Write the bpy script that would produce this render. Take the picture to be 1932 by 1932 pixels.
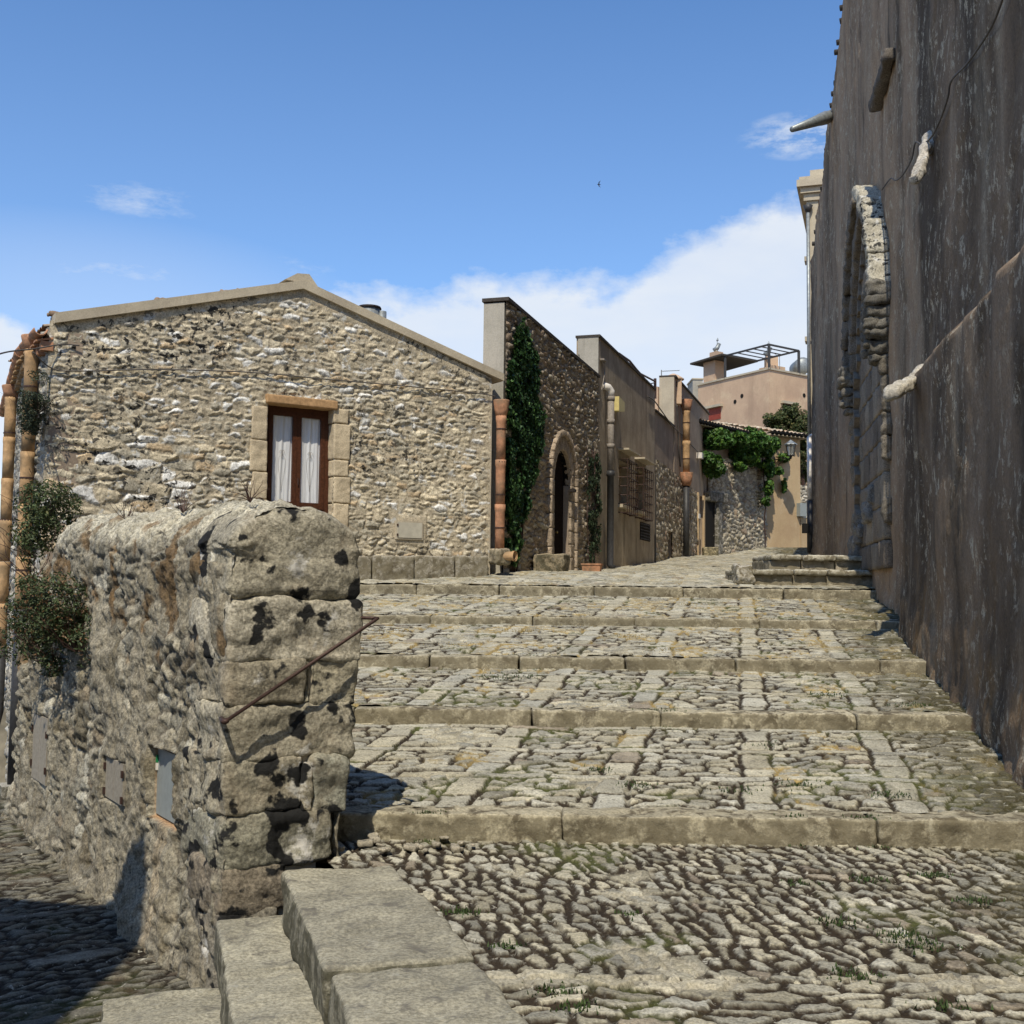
import bpy, math, random
import numpy as np
from mathutils import Vector, Matrix

random.seed(7)
for o in list(bpy.data.objects): bpy.data.objects.remove(o)
SC = bpy.context.scene
COL = SC.collection

# ---------------------------------------------------------------- camera
F = 2131.0; CX = 966.0
PITCH = math.atan((1112-966)/F); ROLL = 0.012
EYE = Vector((0, 0, 1.6))
fw = Vector((0, math.cos(PITCH), math.sin(PITCH)))
up0 = Vector((0, -math.sin(PITCH), math.cos(PITCH))); rt0 = Vector((1, 0, 0))
rt = rt0*math.cos(ROLL) + up0*math.sin(ROLL)
up = up0*math.cos(ROLL) - rt0*math.sin(ROLL)
cd = bpy.data.cameras.new("camera"); cam = bpy.data.objects.new("camera", cd); COL.objects.link(cam)
cd.sensor_width = 36; cd.lens = F/1932*36; cd.clip_end = 3000; cd.clip_start = 0.05
cam.matrix_world = Matrix(((rt.x, up.x, -fw.x, EYE.x), (rt.y, up.y, -fw.y, EYE.y), (rt.z, up.z, -fw.z, EYE.z), (0, 0, 0, 1)))
SC.camera = cam
SC.view_settings.view_transform = 'Standard'; SC.view_settings.look = 'None'
SC.view_settings.exposure = 0.0; SC.view_settings.gamma = 1

# ---------------------------------------------------------------- sun + sky
ELEV = math.radians(54); AZ = math.radians(191)
sd = bpy.data.lights.new("sun", 'SUN'); sd.energy = 4.3; sd.angle = math.radians(0.5); sd.color = (1.0, 0.905, 0.73)
sun = bpy.data.objects.new("sun", sd); COL.objects.link(sun)
L = Vector((math.sin(AZ)*math.cos(ELEV), math.cos(AZ)*math.cos(ELEV), math.sin(ELEV)))
sun.rotation_euler = L.to_track_quat('Z', 'Y').to_euler(); sun.location = (0, -5, 30)

W = bpy.data.worlds.new("World"); SC.world = W; W.use_nodes = True
def world():
    nt = W.node_tree; N = nt.nodes; K = nt.links
    for n in list(N): N.remove(n)
    out = N.new('ShaderNodeOutputWorld'); bg = N.new('ShaderNodeBackground')
    sky = N.new('ShaderNodeTexSky'); sky.sky_type = 'NISHITA'; sky.sun_disc = False
    sky.sun_elevation = ELEV; sky.sun_rotation = AZ; sky.altitude = 700
    sky.air_density = 1.0; sky.dust_density = 0.6; sky.ozone_density = 1.6
    tc = N.new('ShaderNodeTexCoord'); sp = N.new('ShaderNodeSeparateXYZ'); K.new(tc.outputs['Generated'], sp.inputs[0])
    def m(op, a, b=None, c=None, clamp=False):
        n = N.new('ShaderNodeMath'); n.operation = op; n.use_clamp = clamp
        for i, v in enumerate((a, b, c)):
            if v is None: continue
            if hasattr(v, 'links') or hasattr(v, 'is_linked'): K.new(v, n.inputs[i])
            else: n.inputs[i].default_value = v
        return n.outputs[0]
    az = m('ARCTAN2', sp.outputs[0], sp.outputs[1]); el = m('ARCSINE', sp.outputs[2])
    def noise(sc, det, sx, sy, rough=.55, off=0):
        cb = N.new('ShaderNodeCombineXYZ'); K.new(m('MULTIPLY', m('ADD', az, off), sx), cb.inputs[0]); K.new(m('MULTIPLY', el, sy), cb.inputs[1])
        n = N.new('ShaderNodeTexNoise'); n.inputs['Scale'].default_value = sc; n.inputs['Detail'].default_value = det
        n.inputs['Roughness'].default_value = rough; K.new(cb.outputs[0], n.inputs['Vector']); return n.outputs[0]
    # cloud bank whose upper edge climbs towards the right
    rp = N.new('ShaderNodeValToRGB'); rp.color_ramp.interpolation = 'LINEAR'
    els = rp.color_ramp.elements
    pts = [(-.43, .235), (-.37, .19), (-.22, .20), (-.16, .262), (.02, .283), (.1, .285), (.18, .325), (.245, .345), (.45, .40)]
    while len(els) < len(pts): els.new(.5)
    for e, (a, b) in zip(els, pts): e.position = (a+.5); e.color = (b, b, b, 1)
    K.new(m('ADD', az, .5, clamp=True), rp.inputs[0])
    bnd = m('ADD', rp.outputs[0], m('MULTIPLY', m('SUBTRACT', noise(16, 7, 1, 1.6, .6), .5), .085))
    mask = m('SMOOTH_MIN', m('MULTIPLY', m('SUBTRACT', bnd, el), 34.0), 1.0, .25)
    mask = m('MAXIMUM', mask, 0.0)
    dens = m('MULTIPLY', mask, m('ADD', .62, m('MULTIPLY', noise(5, 6, 1, 2.6, .55, 3.1), .62)), clamp=True)
    dens = m('MULTIPLY', dens, .93)
    # thin wisps
    def blob(a0, e0, ra, re):
        da = m('DIVIDE', m('SUBTRACT', az, a0), ra); de = m('DIVIDE', m('SUBTRACT', el, e0), re)
        return m('MAXIMUM', m('SUBTRACT', 1.0, m('ADD', m('MULTIPLY', da, da), m('MULTIPLY', de, de))), 0.0)
    wn = m('MULTIPLY', m('SUBTRACT', noise(20, 8, 1, 2.8, .68), .40), 2.8, clamp=True)
    w = m('MULTIPLY', wn, m('ADD', m('ADD', m('MULTIPLY', blob(-.33, .318, .07, .018), .6), m('MULTIPLY', blob(.262, .382, .07, .022), 1.3)),
         m('ADD', m('MULTIPLY', blob(-.36, .262, .12, .03), .55), m('MULTIPLY', blob(-.19, .275, .04, .012), .5))), clamp=True)
    veil = m('MULTIPLY', blob(-.36, .22, .30, .10), .28)
    dens = m('MAXIMUM', dens, w); dens = m('MAXIMUM', dens, veil)
    # pale haze low down
    hz = m('MULTIPLY', m('MAXIMUM', m('SUBTRACT', 1.0, m('DIVIDE', m('ABSOLUTE', el), .55)), 0.0), .16)
    dens = m('MAXIMUM', dens, hz)
    tint = N.new('ShaderNodeMixRGB'); tint.blend_type = 'MULTIPLY'; tint.inputs[0].default_value = 1
    K.new(sky.outputs[0], tint.inputs[1]); tint.inputs[2].default_value = SKYTINT
    mx = N.new('ShaderNodeMixRGB'); K.new(dens, mx.inputs[0]); K.new(tint.outputs[0], mx.inputs[1]); mx.inputs[2].default_value = CLOUD
    K.new(mx.outputs[0], bg.inputs[0]); bg.inputs[1].default_value = 0.12; K.new(bg.outputs[0], out.inputs[0])
SKYTINT = (.86, 1.24, 1.58, 1); CLOUD = (6.9, 7.3, 7.8, 1)
world()

# ---------------------------------------------------------------- numeric helpers
def hsh(a, b, s=0):
    a = np.asarray(a).astype(np.int64); b = np.asarray(b).astype(np.int64)
    x = (a*374761393 + b*668265263 + s*2147483647 + 1013904223) & 0xFFFFFFFF
    x = ((x ^ (x >> 13))*1274126177) & 0xFFFFFFFF
    x = ((x ^ (x >> 16))*2246822519) & 0xFFFFFFFF
    x = (x ^ (x >> 15)) & 0xFFFFFFFF
    return x/4294967295.0
def sn2(x, y, s=0):
    ix = np.floor(x); iy = np.floor(y); fx = x-ix; fy = y-iy
    ux = fx*fx*fx*(fx*(fx*6-15)+10); uy = fy*fy*fy*(fy*(fy*6-15)+10)
    def g(i, j):
        a = hsh(ix+i, iy+j, s)*6.2831853
        return np.cos(a)*(fx-i)+np.sin(a)*(fy-j)
    return ((g(0, 0)*(1-ux)+g(1, 0)*ux)*(1-uy)+(g(0, 1)*(1-ux)+g(1, 1)*ux)*uy)*1.5
def fbm(x, y, o=4, s=0, r=.5):
    t = 0; a = 1
    for i in range(o):
        t = t+a*sn2(x*2**i+i*7.3, y*2**i-i*3.1, s+i); a *= r
    return t
def fbm3(p, f, o=3, s=0):
    x, y, z = p[:, 0]*f, p[:, 1]*f, p[:, 2]*f
    return (fbm(x+.31*z, y+.57*z, o, s)+fbm(y-.4*x, z+.3*x, o, s+11)+fbm(z*1.0+.2*y, x*.9-.3*y, o, s+23))/1.9
def sstep(a, b, x):
    t = np.clip((x-a)/(b-a), 0, 1); return t*t*(3-2*t)
def vor(u, v, cw, ch, seed=0, jit=.8, skip=.15, wt=.15):
    gu = u/cw; gv = v/ch; iv = np.floor(gv)
    f1 = np.full(u.shape, 1e9); f2 = np.full(u.shape, 1e9)
    a1 = np.zeros((4,)+u.shape); a2 = np.zeros((2,)+u.shape)
    for dj in (-2, -1, 0, 1, 2):
        row = iv+dj; sh = .5*(row % 2)+.6*hsh(row, row*0, seed+5)
        iu = np.floor(gu-sh)
        for di in (-2, -1, 0, 1, 2):
            c = iu+di
            r1 = hsh(c, row, seed+1); r2 = hsh(c, row, seed+2); r3 = hsh(c, row, seed+3); r4 = hsh(c, row, seed+4)
            px = c+sh+.5+jit*(r1-.5); py = row+.5+jit*.75*(r2-.5)
            d = (gu-px)**2+(gv-py)**2-wt*r4+np.where(r3 < skip, 50., 0.)
            nw = d < f1; n2 = (~nw) & (d < f2)
            f2 = np.where(nw, f1, np.where(n2, d, f2))
            a2[0] = np.where(nw, a1[0], np.where(n2, px, a2[0])); a2[1] = np.where(nw, a1[1], np.where(n2, py, a2[1]))
            f1 = np.where(nw, d, f1)
            a1[0] = np.where(nw, px, a1[0]); a1[1] = np.where(nw, py, a1[1])
            a1[2] = np.where(nw, c, a1[2]); a1[3] = np.where(nw, row, a1[3])
    dx = (a1[0]-a2[0])*cw; dy = (a1[1]-a2[1])*ch
    # distance to the border between the two cells, in metres
    sc = math.sqrt(cw*ch)
    dn = np.sqrt((a1[0]-a2[0])**2+(a1[1]-a2[1])**2)+1e-6
    nx = (a1[0]-a2[0])/dn; ny = (a1[1]-a2[1])/dn
    edge = (f2-f1)/(2*dn)/np.sqrt((nx/cw)**2+(ny/ch)**2)
    return edge, a1[2], a1[3], u-a1[0]*cw, v-a1[1]*ch

# ---------------------------------------------------------------- object helpers
ORI = {}
def thing(name, loc, label, cat, group=None, kind=None):
    o = bpy.data.objects.new(name, None); COL.objects.link(o); o.location = loc
    o.empty_display_size = .1
    ORI[o.name] = Vector(loc); tag(o, label, cat, group, kind); return o
def tag(o, label=None, cat=None, group=None, kind=None):
    if label: o['label'] = label
    if cat: o['category'] = cat
    if group: o['group'] = group
    if kind: o['kind'] = kind
    return o
def mesh(name, V, Fc, mat, parent=None, smooth=False, col=None, base=None):
    """V world coordinates; Fc list of tuples or an (n,4) array"""
    org = ORI[parent.name] if parent is not None else Vector(base if base is not None else (0, 0, 0))
    V = np.asarray(V, dtype=np.float64).reshape(-1, 3)-np.array(org)
    me = bpy.data.meshes.new(name)
    if isinstance(Fc, np.ndarray):
        n = len(Fc); k = Fc.shape[1]
        me.vertices.add(len(V)); me.vertices.foreach_set('co', V.astype(np.float32).ravel())
        me.loops.add(n*k); me.loops.foreach_set('vertex_index', Fc.astype(np.int32).ravel())
        me.polygons.add(n); me.polygons.foreach_set('loop_start', np.arange(0, n*k, k, dtype=np.int32))
        me.polygons.foreach_set('loop_total', np.full(n, k, dtype=np.int32))
        me.update(calc_edges=True)
    else:
        me.from_pydata([tuple(v) for v in V], [], [tuple(int(i) for i in f) for f in Fc]); me.update()
    if smooth: me.polygons.foreach_set('use_smooth', np.ones(len(me.polygons), dtype=bool))
    if col is not None:
        at = me.attributes.new('Col', 'FLOAT_COLOR', 'POINT')
        c = np.ones((len(V), 4), dtype=np.float32); c[:, :3] = col; at.data.foreach_set('color', c.ravel())
    if mat is not None: me.materials.append(mat)
    o = bpy.data.objects.new(name, me); COL.objects.link(o)
    if parent is not None: o.parent = parent; o.location = (0, 0, 0); ORI[o.name] = org
    else: o.location = org; ORI[o.name] = org
    return o
class MB:
    def __init__(s): s.v = []; s.f = []
    def add(s, V, Fc):
        b = len(s.v); s.v += [tuple(v) for v in V]; s.f += [tuple(i+b for i in f) for f in Fc]; return s
    def box(s, c, sz, ax=None):
        c = Vector(c); ax = ax or (Vector((1, 0, 0)), Vector((0, 1, 0)), Vector((0, 0, 1)))
        V = [c+ax[0]*(i*sz[0]/2)+ax[1]*(j*sz[1]/2)+ax[2]*(k*sz[2]/2) for i in (-1, 1) for j in (-1, 1) for k in (-1, 1)]
        return s.add(V, [(0, 1, 3, 2), (4, 6, 7, 5), (0, 4, 5, 1), (2, 3, 7, 6), (0, 2, 6, 4), (1, 5, 7, 3)])
    def prism(s, P, off):
        P = [Vector(p) for p in P]; off = Vector(off); n = len(P)
        return s.add(P+[p+off for p in P], [tuple(range(n)), tuple(range(2*n-1, n-1, -1))]+[(i, i+n, (i+1) % n+n, (i+1) % n) for i in range(n)])
    def tube(s, pts, r, n=8, cap=True):
        pts = [Vector(p) for p in pts]; rr = r if isinstance(r, (list, tuple)) else [r]*len(pts)
        rings = []; pn = None
        for i, p in enumerate(pts):
            t = (pts[min(i+1, len(pts)-1)]-pts[max(i-1, 0)]).normalized()
            if pn is None: pn = t.orthogonal().normalized()
            pn = (pn-t*pn.dot(t)).normalized(); b = t.cross(pn)
            rings.append([p+(pn*math.cos(a)+b*math.sin(a))*rr[i] for a in [2*math.pi*k/n for k in range(n)]])
        V = [v for r_ in rings for v in r_]; Fc = []
        for i in range(len(pts)-1):
            for k in range(n):
                k2 = (k+1) % n; Fc.append((i*n+k, i*n+k2, (i+1)*n+k2, (i+1)*n+k))
        if cap: Fc += [tuple(range(n-1, -1, -1)), tuple((len(pts)-1)*n+k for k in range(n))]
        return s.add(V, Fc)
    def build(s, name, mat, parent=None, smooth=False, base=None):
        return mesh(name, s.v, s.f, mat, parent, smooth, None, base)
def ray(px, py):
    return rt*((px-CX)/F)+up*((CX-py)/F)+fw
def at_y(px, py, d):
    r = ray(px, py); return EYE+r*(d/r.y)
def at_z(px, py, z):
    r = ray(px, py); return EYE+r*((z-EYE.z)/r.z)
class Pl:
    """vertical plane: origin, horizontal direction, outward normal; (s, z, off) coordinates"""
    def __init__(s, o, d, n):
        s.o = Vector((o[0], o[1], 0)); s.d = Vector((d[0], d[1], 0)).normalized(); s.n = Vector((n[0], n[1], 0)).normalized()
    def px(s, X, Y, off=0):
        r = ray(X, Y); o = s.o+s.n*off; t = (o-EYE).dot(s.n)/r.dot(s.n); p = EYE+r*t
        return ((p-s.o).dot(s.d), p.z)
    def pt(s, a, z, off=0): 
        v = s.o+s.d*a+s.n*off; return Vector((v.x, v.y, z))
    def ax(s): return (s.d, s.n, Vector((0, 0, 1)))
    def arr(s, a, z, off):
        V = np.empty(a.shape+(3,))
        V[..., 0] = s.o.x+s.d.x*a+s.n.x*off; V[..., 1] = s.o.y+s.d.y*a+s.n.y*off; V[..., 2] = z; return V
    def box(s, mb, s0, s1, z0, z1, o0, o1):
        return mb.box(s.pt((s0+s1)/2, (z0+z1)/2, (o0+o1)/2), (abs(s1-s0), abs(o1-o0), abs(z1-z0)), s.ax())
    def poly(s, mb, P, o0, o1):
        return mb.prism([s.pt(a, z, o0) for a, z in P], s.n*(o1-o0))
def gridfaces(nu, nv, keep=None, flip=False):
    i = np.arange(nu-1)[:, None]*nv+np.arange(nv-1)[None, :]
    q = np.stack([i, i+nv, i+nv+1, i+1], -1)
    if flip: q = q[..., ::-1]
    if keep is not None: q = q[keep]
    return q.reshape(-1, 4)
def compact(V, Fc, C=None):
    u, inv = np.unique(Fc, return_inverse=True)
    return V[u], inv.reshape(Fc.shape), (C[u] if C is not None else None)
def inpoly(x, y, P):
    r = np.zeros(x.shape, bool); n = len(P)
    for i in range(n):
        x1, y1 = P[i]; x2, y2 = P[(i+1) % n]
        if y1 == y2: continue
        c = ((y1 > y) != (y2 > y)) & (x < (x2-x1)*(y-y1)/(y2-y1)+x1); r ^= c
    return r
def mixc(a, b, t):
    return a*(1-t[..., None])+b*t[..., None]
def A3(*c): return np.array(c, dtype=float)

# stone blocks with worn rounded edges
def rock(c, sz, ax, res=.03, rnd=.04, amp=.012, fr=5., seed=0, oct=4, taper=0.):
    hx = np.array(sz)/2.; Vs = []; Fs = []; b = 0
    for axis in range(3):
        for sg in (-1, 1):
            u, v = [k for k in range(3) if k != axis]
            nu = max(3, int(sz[u]/res)+2); nv = max(3, int(sz[v]/res)+2)
            U, Vv = np.meshgrid(np.linspace(-hx[u], hx[u], nu), np.linspace(-hx[v], hx[v], nv), indexing='ij')
            P = np.zeros((nu, nv, 3)); P[..., u] = U; P[..., v] = Vv; P[..., axis] = sg*hx[axis]
            fl = (sg > 0) == (axis == 1)
            Vs.append(P.reshape(-1, 3)); Fs.append(gridfaces(nu, nv, flip=fl)+b); b += nu*nv
    P = np.concatenate(Vs); Fc = np.concatenate(Fs)
    key = np.round(P/1e-5).astype(np.int64); _, idx, inv = np.unique(key, axis=0, return_index=True, return_inverse=True)
    P = P[idx]; Fc = inv.reshape(-1)[Fc]
    r = min(rnd, min(hx)*.95); q = np.clip(P, -(hx-r), hx-r); d = P-q; ln = np.linalg.norm(d, axis=1, keepdims=True)+1e-9
    n = d/ln; P = q+n*r
    if taper: P[:, :2] *= (1-taper*(P[:, 2:3]/hx[2]))
    w = P+np.array(c)
    P = P+n*(amp*fbm3(w, fr, oct, seed))[:, None]
    M = np.array([[a.x, a.y, a.z] for a in ax]); P = P@M+np.array(c)
    return P, Fc
def rocks(name, lst, mat, parent=None, base=None, cols=None):
    Vs = []; Fs = []; Cs = []; b = 0
    for i, a in enumerate(lst):
        V, Fc = rock(**a); Vs.append(V); Fs.append(Fc+b); b += len(V)
        c = cols[i] if cols is not None else A3(.3, .28, .24)
        Cs.append(np.tile(c, (len(V), 1)))
    return mesh(name, np.concatenate(Vs), np.concatenate(Fs), mat, parent, True, np.concatenate(Cs), base)

# ---------------------------------------------------------------- materials
class NT:
    def __init__(s, name, rough=.9):
        s.m = bpy.data.materials.new(name); s.m.use_nodes = True; s.nt = s.m.node_tree; s.N = s.nt.nodes; s.K = s.nt.links
        s.b = s.N['Principled BSDF']; s.b.inputs['Roughness'].default_value = rough
        s.b.inputs['Specular IOR Level'].default_value = .25
        g = s.N.new('ShaderNodeNewGeometry'); s.pos = g.outputs['Position']
    def lk(s, a, b): s.K.new(a, b)
    def map(s, sc=(1, 1, 1), rot=0):
        if rot:
            r = s.N.new('ShaderNodeMapping'); r.inputs['Rotation'].default_value = (0, 0, rot); s.lk(s.pos, r.inputs[0]); src = r.outputs[0]
        else: src = s.pos
        n = s.N.new('ShaderNodeMapping'); n.inputs['Scale'].default_value = sc; s.lk(src, n.inputs[0]); return n.outputs[0]
    def noise(s, scale, det=5, rough=.6, vec=None, dist=0):
        n = s.N.new('ShaderNodeTexNoise'); n.inputs['Scale'].default_value = scale; n.inputs['Detail'].default_value = det
        n.inputs['Roughness'].default_value = rough; n.inputs['Distortion'].default_value = dist
        s.lk(vec if vec is not None else s.pos, n.inputs['Vector']); return n.outputs[0]
    def ramp(s, v, a, b, c0=0., c1=1.):
        n = s.N.new('ShaderNodeMapRange'); n.interpolation_type = 'SMOOTHSTEP'
        for k, q in zip(('From Min', 'From Max', 'To Min', 'To Max'), (a, b, c0, c1)): n.inputs[k].default_value = q
        s.lk(v, n.inputs['Value']); return n.outputs[0]
    def math(s, op, a, b=None):
        n = s.N.new('ShaderNodeMath'); n.operation = op
        for i, v in enumerate((a, b)):
            if v is None: continue
            if isinstance(v, (int, float)): n.inputs[i].default_value = v
            else: s.lk(v, n.inputs[i])
        return n.outputs[0]
    def mix(s, f, a, b, mode='MIX'):
        n = s.N.new('ShaderNodeMixRGB'); n.blend_type = mode
        for i, v in enumerate((f, a, b)):
            if isinstance(v, (int, float)): n.inputs[i].default_value = v
            elif isinstance(v, tuple): n.inputs[i].default_value = v+(1,) if len(v) == 3 else v
            else: s.lk(v, n.inputs[i])
        return n.outputs[0]
    def attr(s, nm='Col'):
        n = s.N.new('ShaderNodeAttribute'); n.attribute_name = nm; return n.outputs['Color']
    def gray(s, v):
        n = s.N.new('ShaderNodeCombineColor'); 
        for i in range(3): s.lk(v, n.inputs[i])
        return n.outputs[0]
    def color(s, c): 
        if isinstance(c, tuple): s.b.inputs['Base Color'].default_value = c+(1,)
        else: s.lk(c, s.b.inputs['Base Color'])
    def bump(s, h, st=.5, dist=.01):
        n = s.N.new('ShaderNodeBump'); n.inputs['Strength'].default_value = st; n.inputs['Distance'].default_value = dist
        s.lk(h, n.inputs['Height']); s.lk(n.outputs[0], s.b.inputs['Normal'])
def stone_mat(name, fine=60, blk=(.62, .70), blks=9., wht=(.66, .74), whts=7., bump=.6, dist=.008, var=(.62, 1.32), attr=True, base=(.3, .28, .24), blkc=(.022, .021, .02), whtc=(.55, .54, .5), warm=None, region=None, riser=None, blkd=8):
    t = NT(name)
    c = t.attr() if attr else base
    v = t.ramp(t.noise(fine, 6, .65), .3, .7, var[0], var[1]); c = t.mix(1., c, t.gray(v), 'MULTIPLY')
    v2 = t.ramp(t.noise(3.1, 4, .6), .3, .7, .82, 1.16); c = t.mix(1., c, t.gray(v2), 'MULTIPLY')
    if warm: c = t.mix(t.ramp(t.noise(2.2, 5), .5, .72, 0, .55), c, warm)
    if wht: c = t.mix(t.ramp(t.noise(whts, 8, .68, dist=.3), wht[0], wht[1]), c, whtc)
    if blk:
        mk = t.ramp(t.noise(blks, blkd, .66 if blkd > 6 else .5, t.map((1, 1, 1.1)), .4 if blkd > 6 else .15), blk[0], blk[1])
        if region: mk = t.math('MULTIPLY', mk, t.ramp(t.noise(region, 3), .42, .6))
        c = t.mix(mk, c, blkc)
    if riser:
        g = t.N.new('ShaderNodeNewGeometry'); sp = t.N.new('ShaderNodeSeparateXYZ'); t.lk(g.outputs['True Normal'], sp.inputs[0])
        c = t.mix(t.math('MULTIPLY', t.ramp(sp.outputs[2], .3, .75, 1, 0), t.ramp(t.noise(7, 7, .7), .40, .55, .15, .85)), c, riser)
    t.color(c)
    h = t.math('ADD', t.noise(fine*.6, 8, .7), t.math('MULTIPLY', t.noise(fine*.16, 5, .6), 1.6))
    t.bump(h, bump, dist); return t.m
def plaster_mat(name, base, dark, light=None, streak=.5, rot=0, bump=.3, sc=1.0, patch=None):
    t = NT(name)
    c = t.mix(t.ramp(t.noise(1.3*sc, 6, .65), .3, .7), base, dark)
    if light: c = t.mix(t.ramp(t.noise(2.3*sc, 8, .7), .52, .68, 0, .8), c, light)
    st = t.noise(1., 6, .7, t.map((3.2*sc, 3.2*sc, .22*sc), rot))
    c = t.mix(t.ramp(st, .5, .72, 0, streak), c, tuple(k*.45 for k in dark))
    if patch: c = t.mix(t.ramp(t.noise(6*sc, 8, .75, t.map((1, 1, .5))), .6, .68, 0, .8), c, patch)
    v = t.ramp(t.noise(45, 5, .7), .3, .7, .86, 1.13); c = t.mix(1., c, t.gray(v), 'MULTIPLY')
    t.color(c); t.bump(t.math('ADD', t.noise(30, 6, .7), t.math('MULTIPLY', t.noise(6, 4), 2.)), bump, .01); return t.m
def simple_mat(name, c, rough=.6, metal=0., var=.15, sc=20, bump=0., c2=None, f2=(.5, .7)):
    t = NT(name, rough); t.b.inputs['Metallic'].default_value = metal
    v = t.ramp(t.noise(sc, 5, .6), .3, .7, 1-var, 1+var); k = t.mix(1., c, t.gray(v), 'MULTIPLY')
    if c2: k = t.mix(t.ramp(t.noise(sc*.35, 6, .65), f2[0], f2[1]), k, c2)
    t.color(k)
    if rough >= 1.: t.b.inputs['Specular IOR Level'].default_value = 0.
    if bump: t.bump(t.noise(sc*2, 5), bump, .004)
    return t.m
M = {}
M['gable'] = stone_mat('rubble_stone', 38, (.535, .58), 9., (.575, .63), 5.5, .7, .014, region=.6, blkc=(.035, .033, .03))
M['garden'] = stone_mat('old_wall_stone', 55, (.60, .70), 11., (.66, .74), 9., .9, .012, (.5, 1.4), blkc=(.04, .038, .034), whtc=(.5, .48, .43))
M['pier'] = stone_mat('lichen_block_stone', 48, (.560, .612), 5.6, (.575, .65), 3.0, 1., .014, (.5, 1.4), warm=(.33, .27, .19), blkd=5, blkc=(.018, .018, .018), whtc=(.62, .6, .55))
M['cobble'] = stone_mat('paving_stone', 70, (.56, .68), 17., (.60, .70), 19., .8, .006, (.62, 1.32), blkc=(.12, .11, .09), whtc=(.46, .44, .37))
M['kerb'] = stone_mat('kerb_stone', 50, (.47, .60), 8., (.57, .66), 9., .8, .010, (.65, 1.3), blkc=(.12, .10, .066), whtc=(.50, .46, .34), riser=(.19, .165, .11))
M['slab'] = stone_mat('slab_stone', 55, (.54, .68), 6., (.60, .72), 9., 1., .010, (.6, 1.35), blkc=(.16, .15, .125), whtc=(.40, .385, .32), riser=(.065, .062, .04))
M['row'] = stone_mat('facade_stone', 34, (.58, .68), 9., None, 7., .8, .02, (.6, 1.35), blkc=(.05, .042, .036))
M['jamb'] = stone_mat('dressed_sandstone', 50, (.72, .78), 9., None, 7., .6, .008, attr=False, base=(.52, .43, .295), var=(.75, 1.2))
M['coping'] = plaster_mat('coping_plaster', (.52, .455, .34), (.40, .345, .26), streak=.25)
M['white_plaster'] = plaster_mat('pale_plaster', (.43, .40, .34), (.33, .31, .26), streak=.3)
M['plaster2'] = plaster_mat('stained_plaster', (.42, .35, .255), (.28, .225, .16), (.48, .40, .29), streak=.8, bump=.5)
M['plaster3'] = plaster_mat('brown_plaster', (.36, .285, .215), (.26, .205, .155), (.40, .33, .25), streak=.5)
M['pink'] = plaster_mat('pink_plaster', (.60, .43, .29), (.47, .325, .225), (.66, .51, .34), streak=.25, sc=.4)
M['beige'] = plaster_mat('beige_plaster', (.50, .38, .23), (.42, .30, .18), (.52, .42, .29), streak=.2, sc=.6)
M['dark_cap'] = simple_mat('dark_capping', (.06, .052, .045), .9, 0, .3, 30)
M['terracotta'] = simple_mat('terracotta', (.44, .225, .13), .85, 0, .3, 9, .3, (.24, .16, .10), (.42, .68))
M['ochre_pipe'] = simple_mat('ochre_clay', (.47, .30, .155), .85, 0, .3, 7, .3, (.27, .19, .11), (.42, .68))
M['wood'] = simple_mat('brown_wood', (.075, .028, .014), .45, 0, .3, 30)
M['old_wood'] = simple_mat('dark_old_wood', (.022, .017, .015), 1., 0, .4, 20)
M['grey_wood'] = simple_mat('greyed_board', (.30, .27, .22), .8, 0, .15, 30)
M['iron'] = simple_mat('dark_iron', (.035, .028, .025), .6, .3, .3, 40)
M['rust'] = simple_mat('rusty_iron', (.07, .042, .035), .55, .3, .3, 60, .3)
M['greymetal'] = simple_mat('grey_painted_metal', (.30, .33, .33), .45, .1, .08, 20)
M['zinc'] = simple_mat('zinc', (.27, .29, .29), .5, .5, .2, 12)
M['greypipe'] = simple_mat('grey_pipe', (.25, .22, .19), .7, 0, .2, 14)
M['darkpipe'] = simple_mat('dark_pipe', (.05, .05, .052), .5, .2, .2, 14)
M['white'] = simple_mat('white_paint', (.72, .68, .62), .6, 0, .15, 10)
M['cream_box'] = simple_mat('yellow_box_paint', (.62, .52, .22), .5, 0, .1, 10)
M['blackhole'] = simple_mat('dark_interior', (.012, .011, .010), .9, 0, .1, 10)
M['red'] = simple_mat('red_shutter', (.27, .05, .03), .6, 0, .2, 10)
M['cable'] = simple_mat('grey_cable', (.10, .09, .08), .7, 0, .2, 10)
M['sign_green'] = simple_mat('green_print', (.02, .22, .08), .5, 0, .05, 10)
M['bird'] = simple_mat('dark_feathers', (.02, .018, .018), .8, 0, .2, 10)
M['brick'] = simple_mat('brick', (.42, .22, .12), .9, 0, .2, 30, .3)
M['meter'] = simple_mat('beige_metal_door', (.46, .43, .35), .6, 0, .1, 8)
M['earth'] = simple_mat('earth', (.16, .14, .10), .95, 0, .3, 3)
M['tile'] = stone_mat('roof_tile_clay', 40, (.62, .72), 9., None, 7., .5, .01, (.75, 1.2), blkc=(.12, .09, .06))
def leaf_mat(name):
    t = NT(name, .55); t.b.inputs['Specular IOR Level'].default_value = .35
    c = t.mix(1., t.attr(), t.gray(t.ramp(t.noise(30, 3), .3, .7, .75, 1.25)), 'MULTIPLY'); t.color(c)
    tr = t.N.new('ShaderNodeBsdfTranslucent'); t.lk(c, tr.inputs[0]); mx = t.N.new('ShaderNodeMixShader'); mx.inputs[0].default_value = .25
    t.lk(t.b.outputs[0], mx.inputs[1]); t.lk(tr.outputs[0], mx.inputs[2]); t.lk(mx.outputs[0], t.N['Material Output'].inputs[0]); return t.m
M['leaf'] = leaf_mat('leaf')
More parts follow.
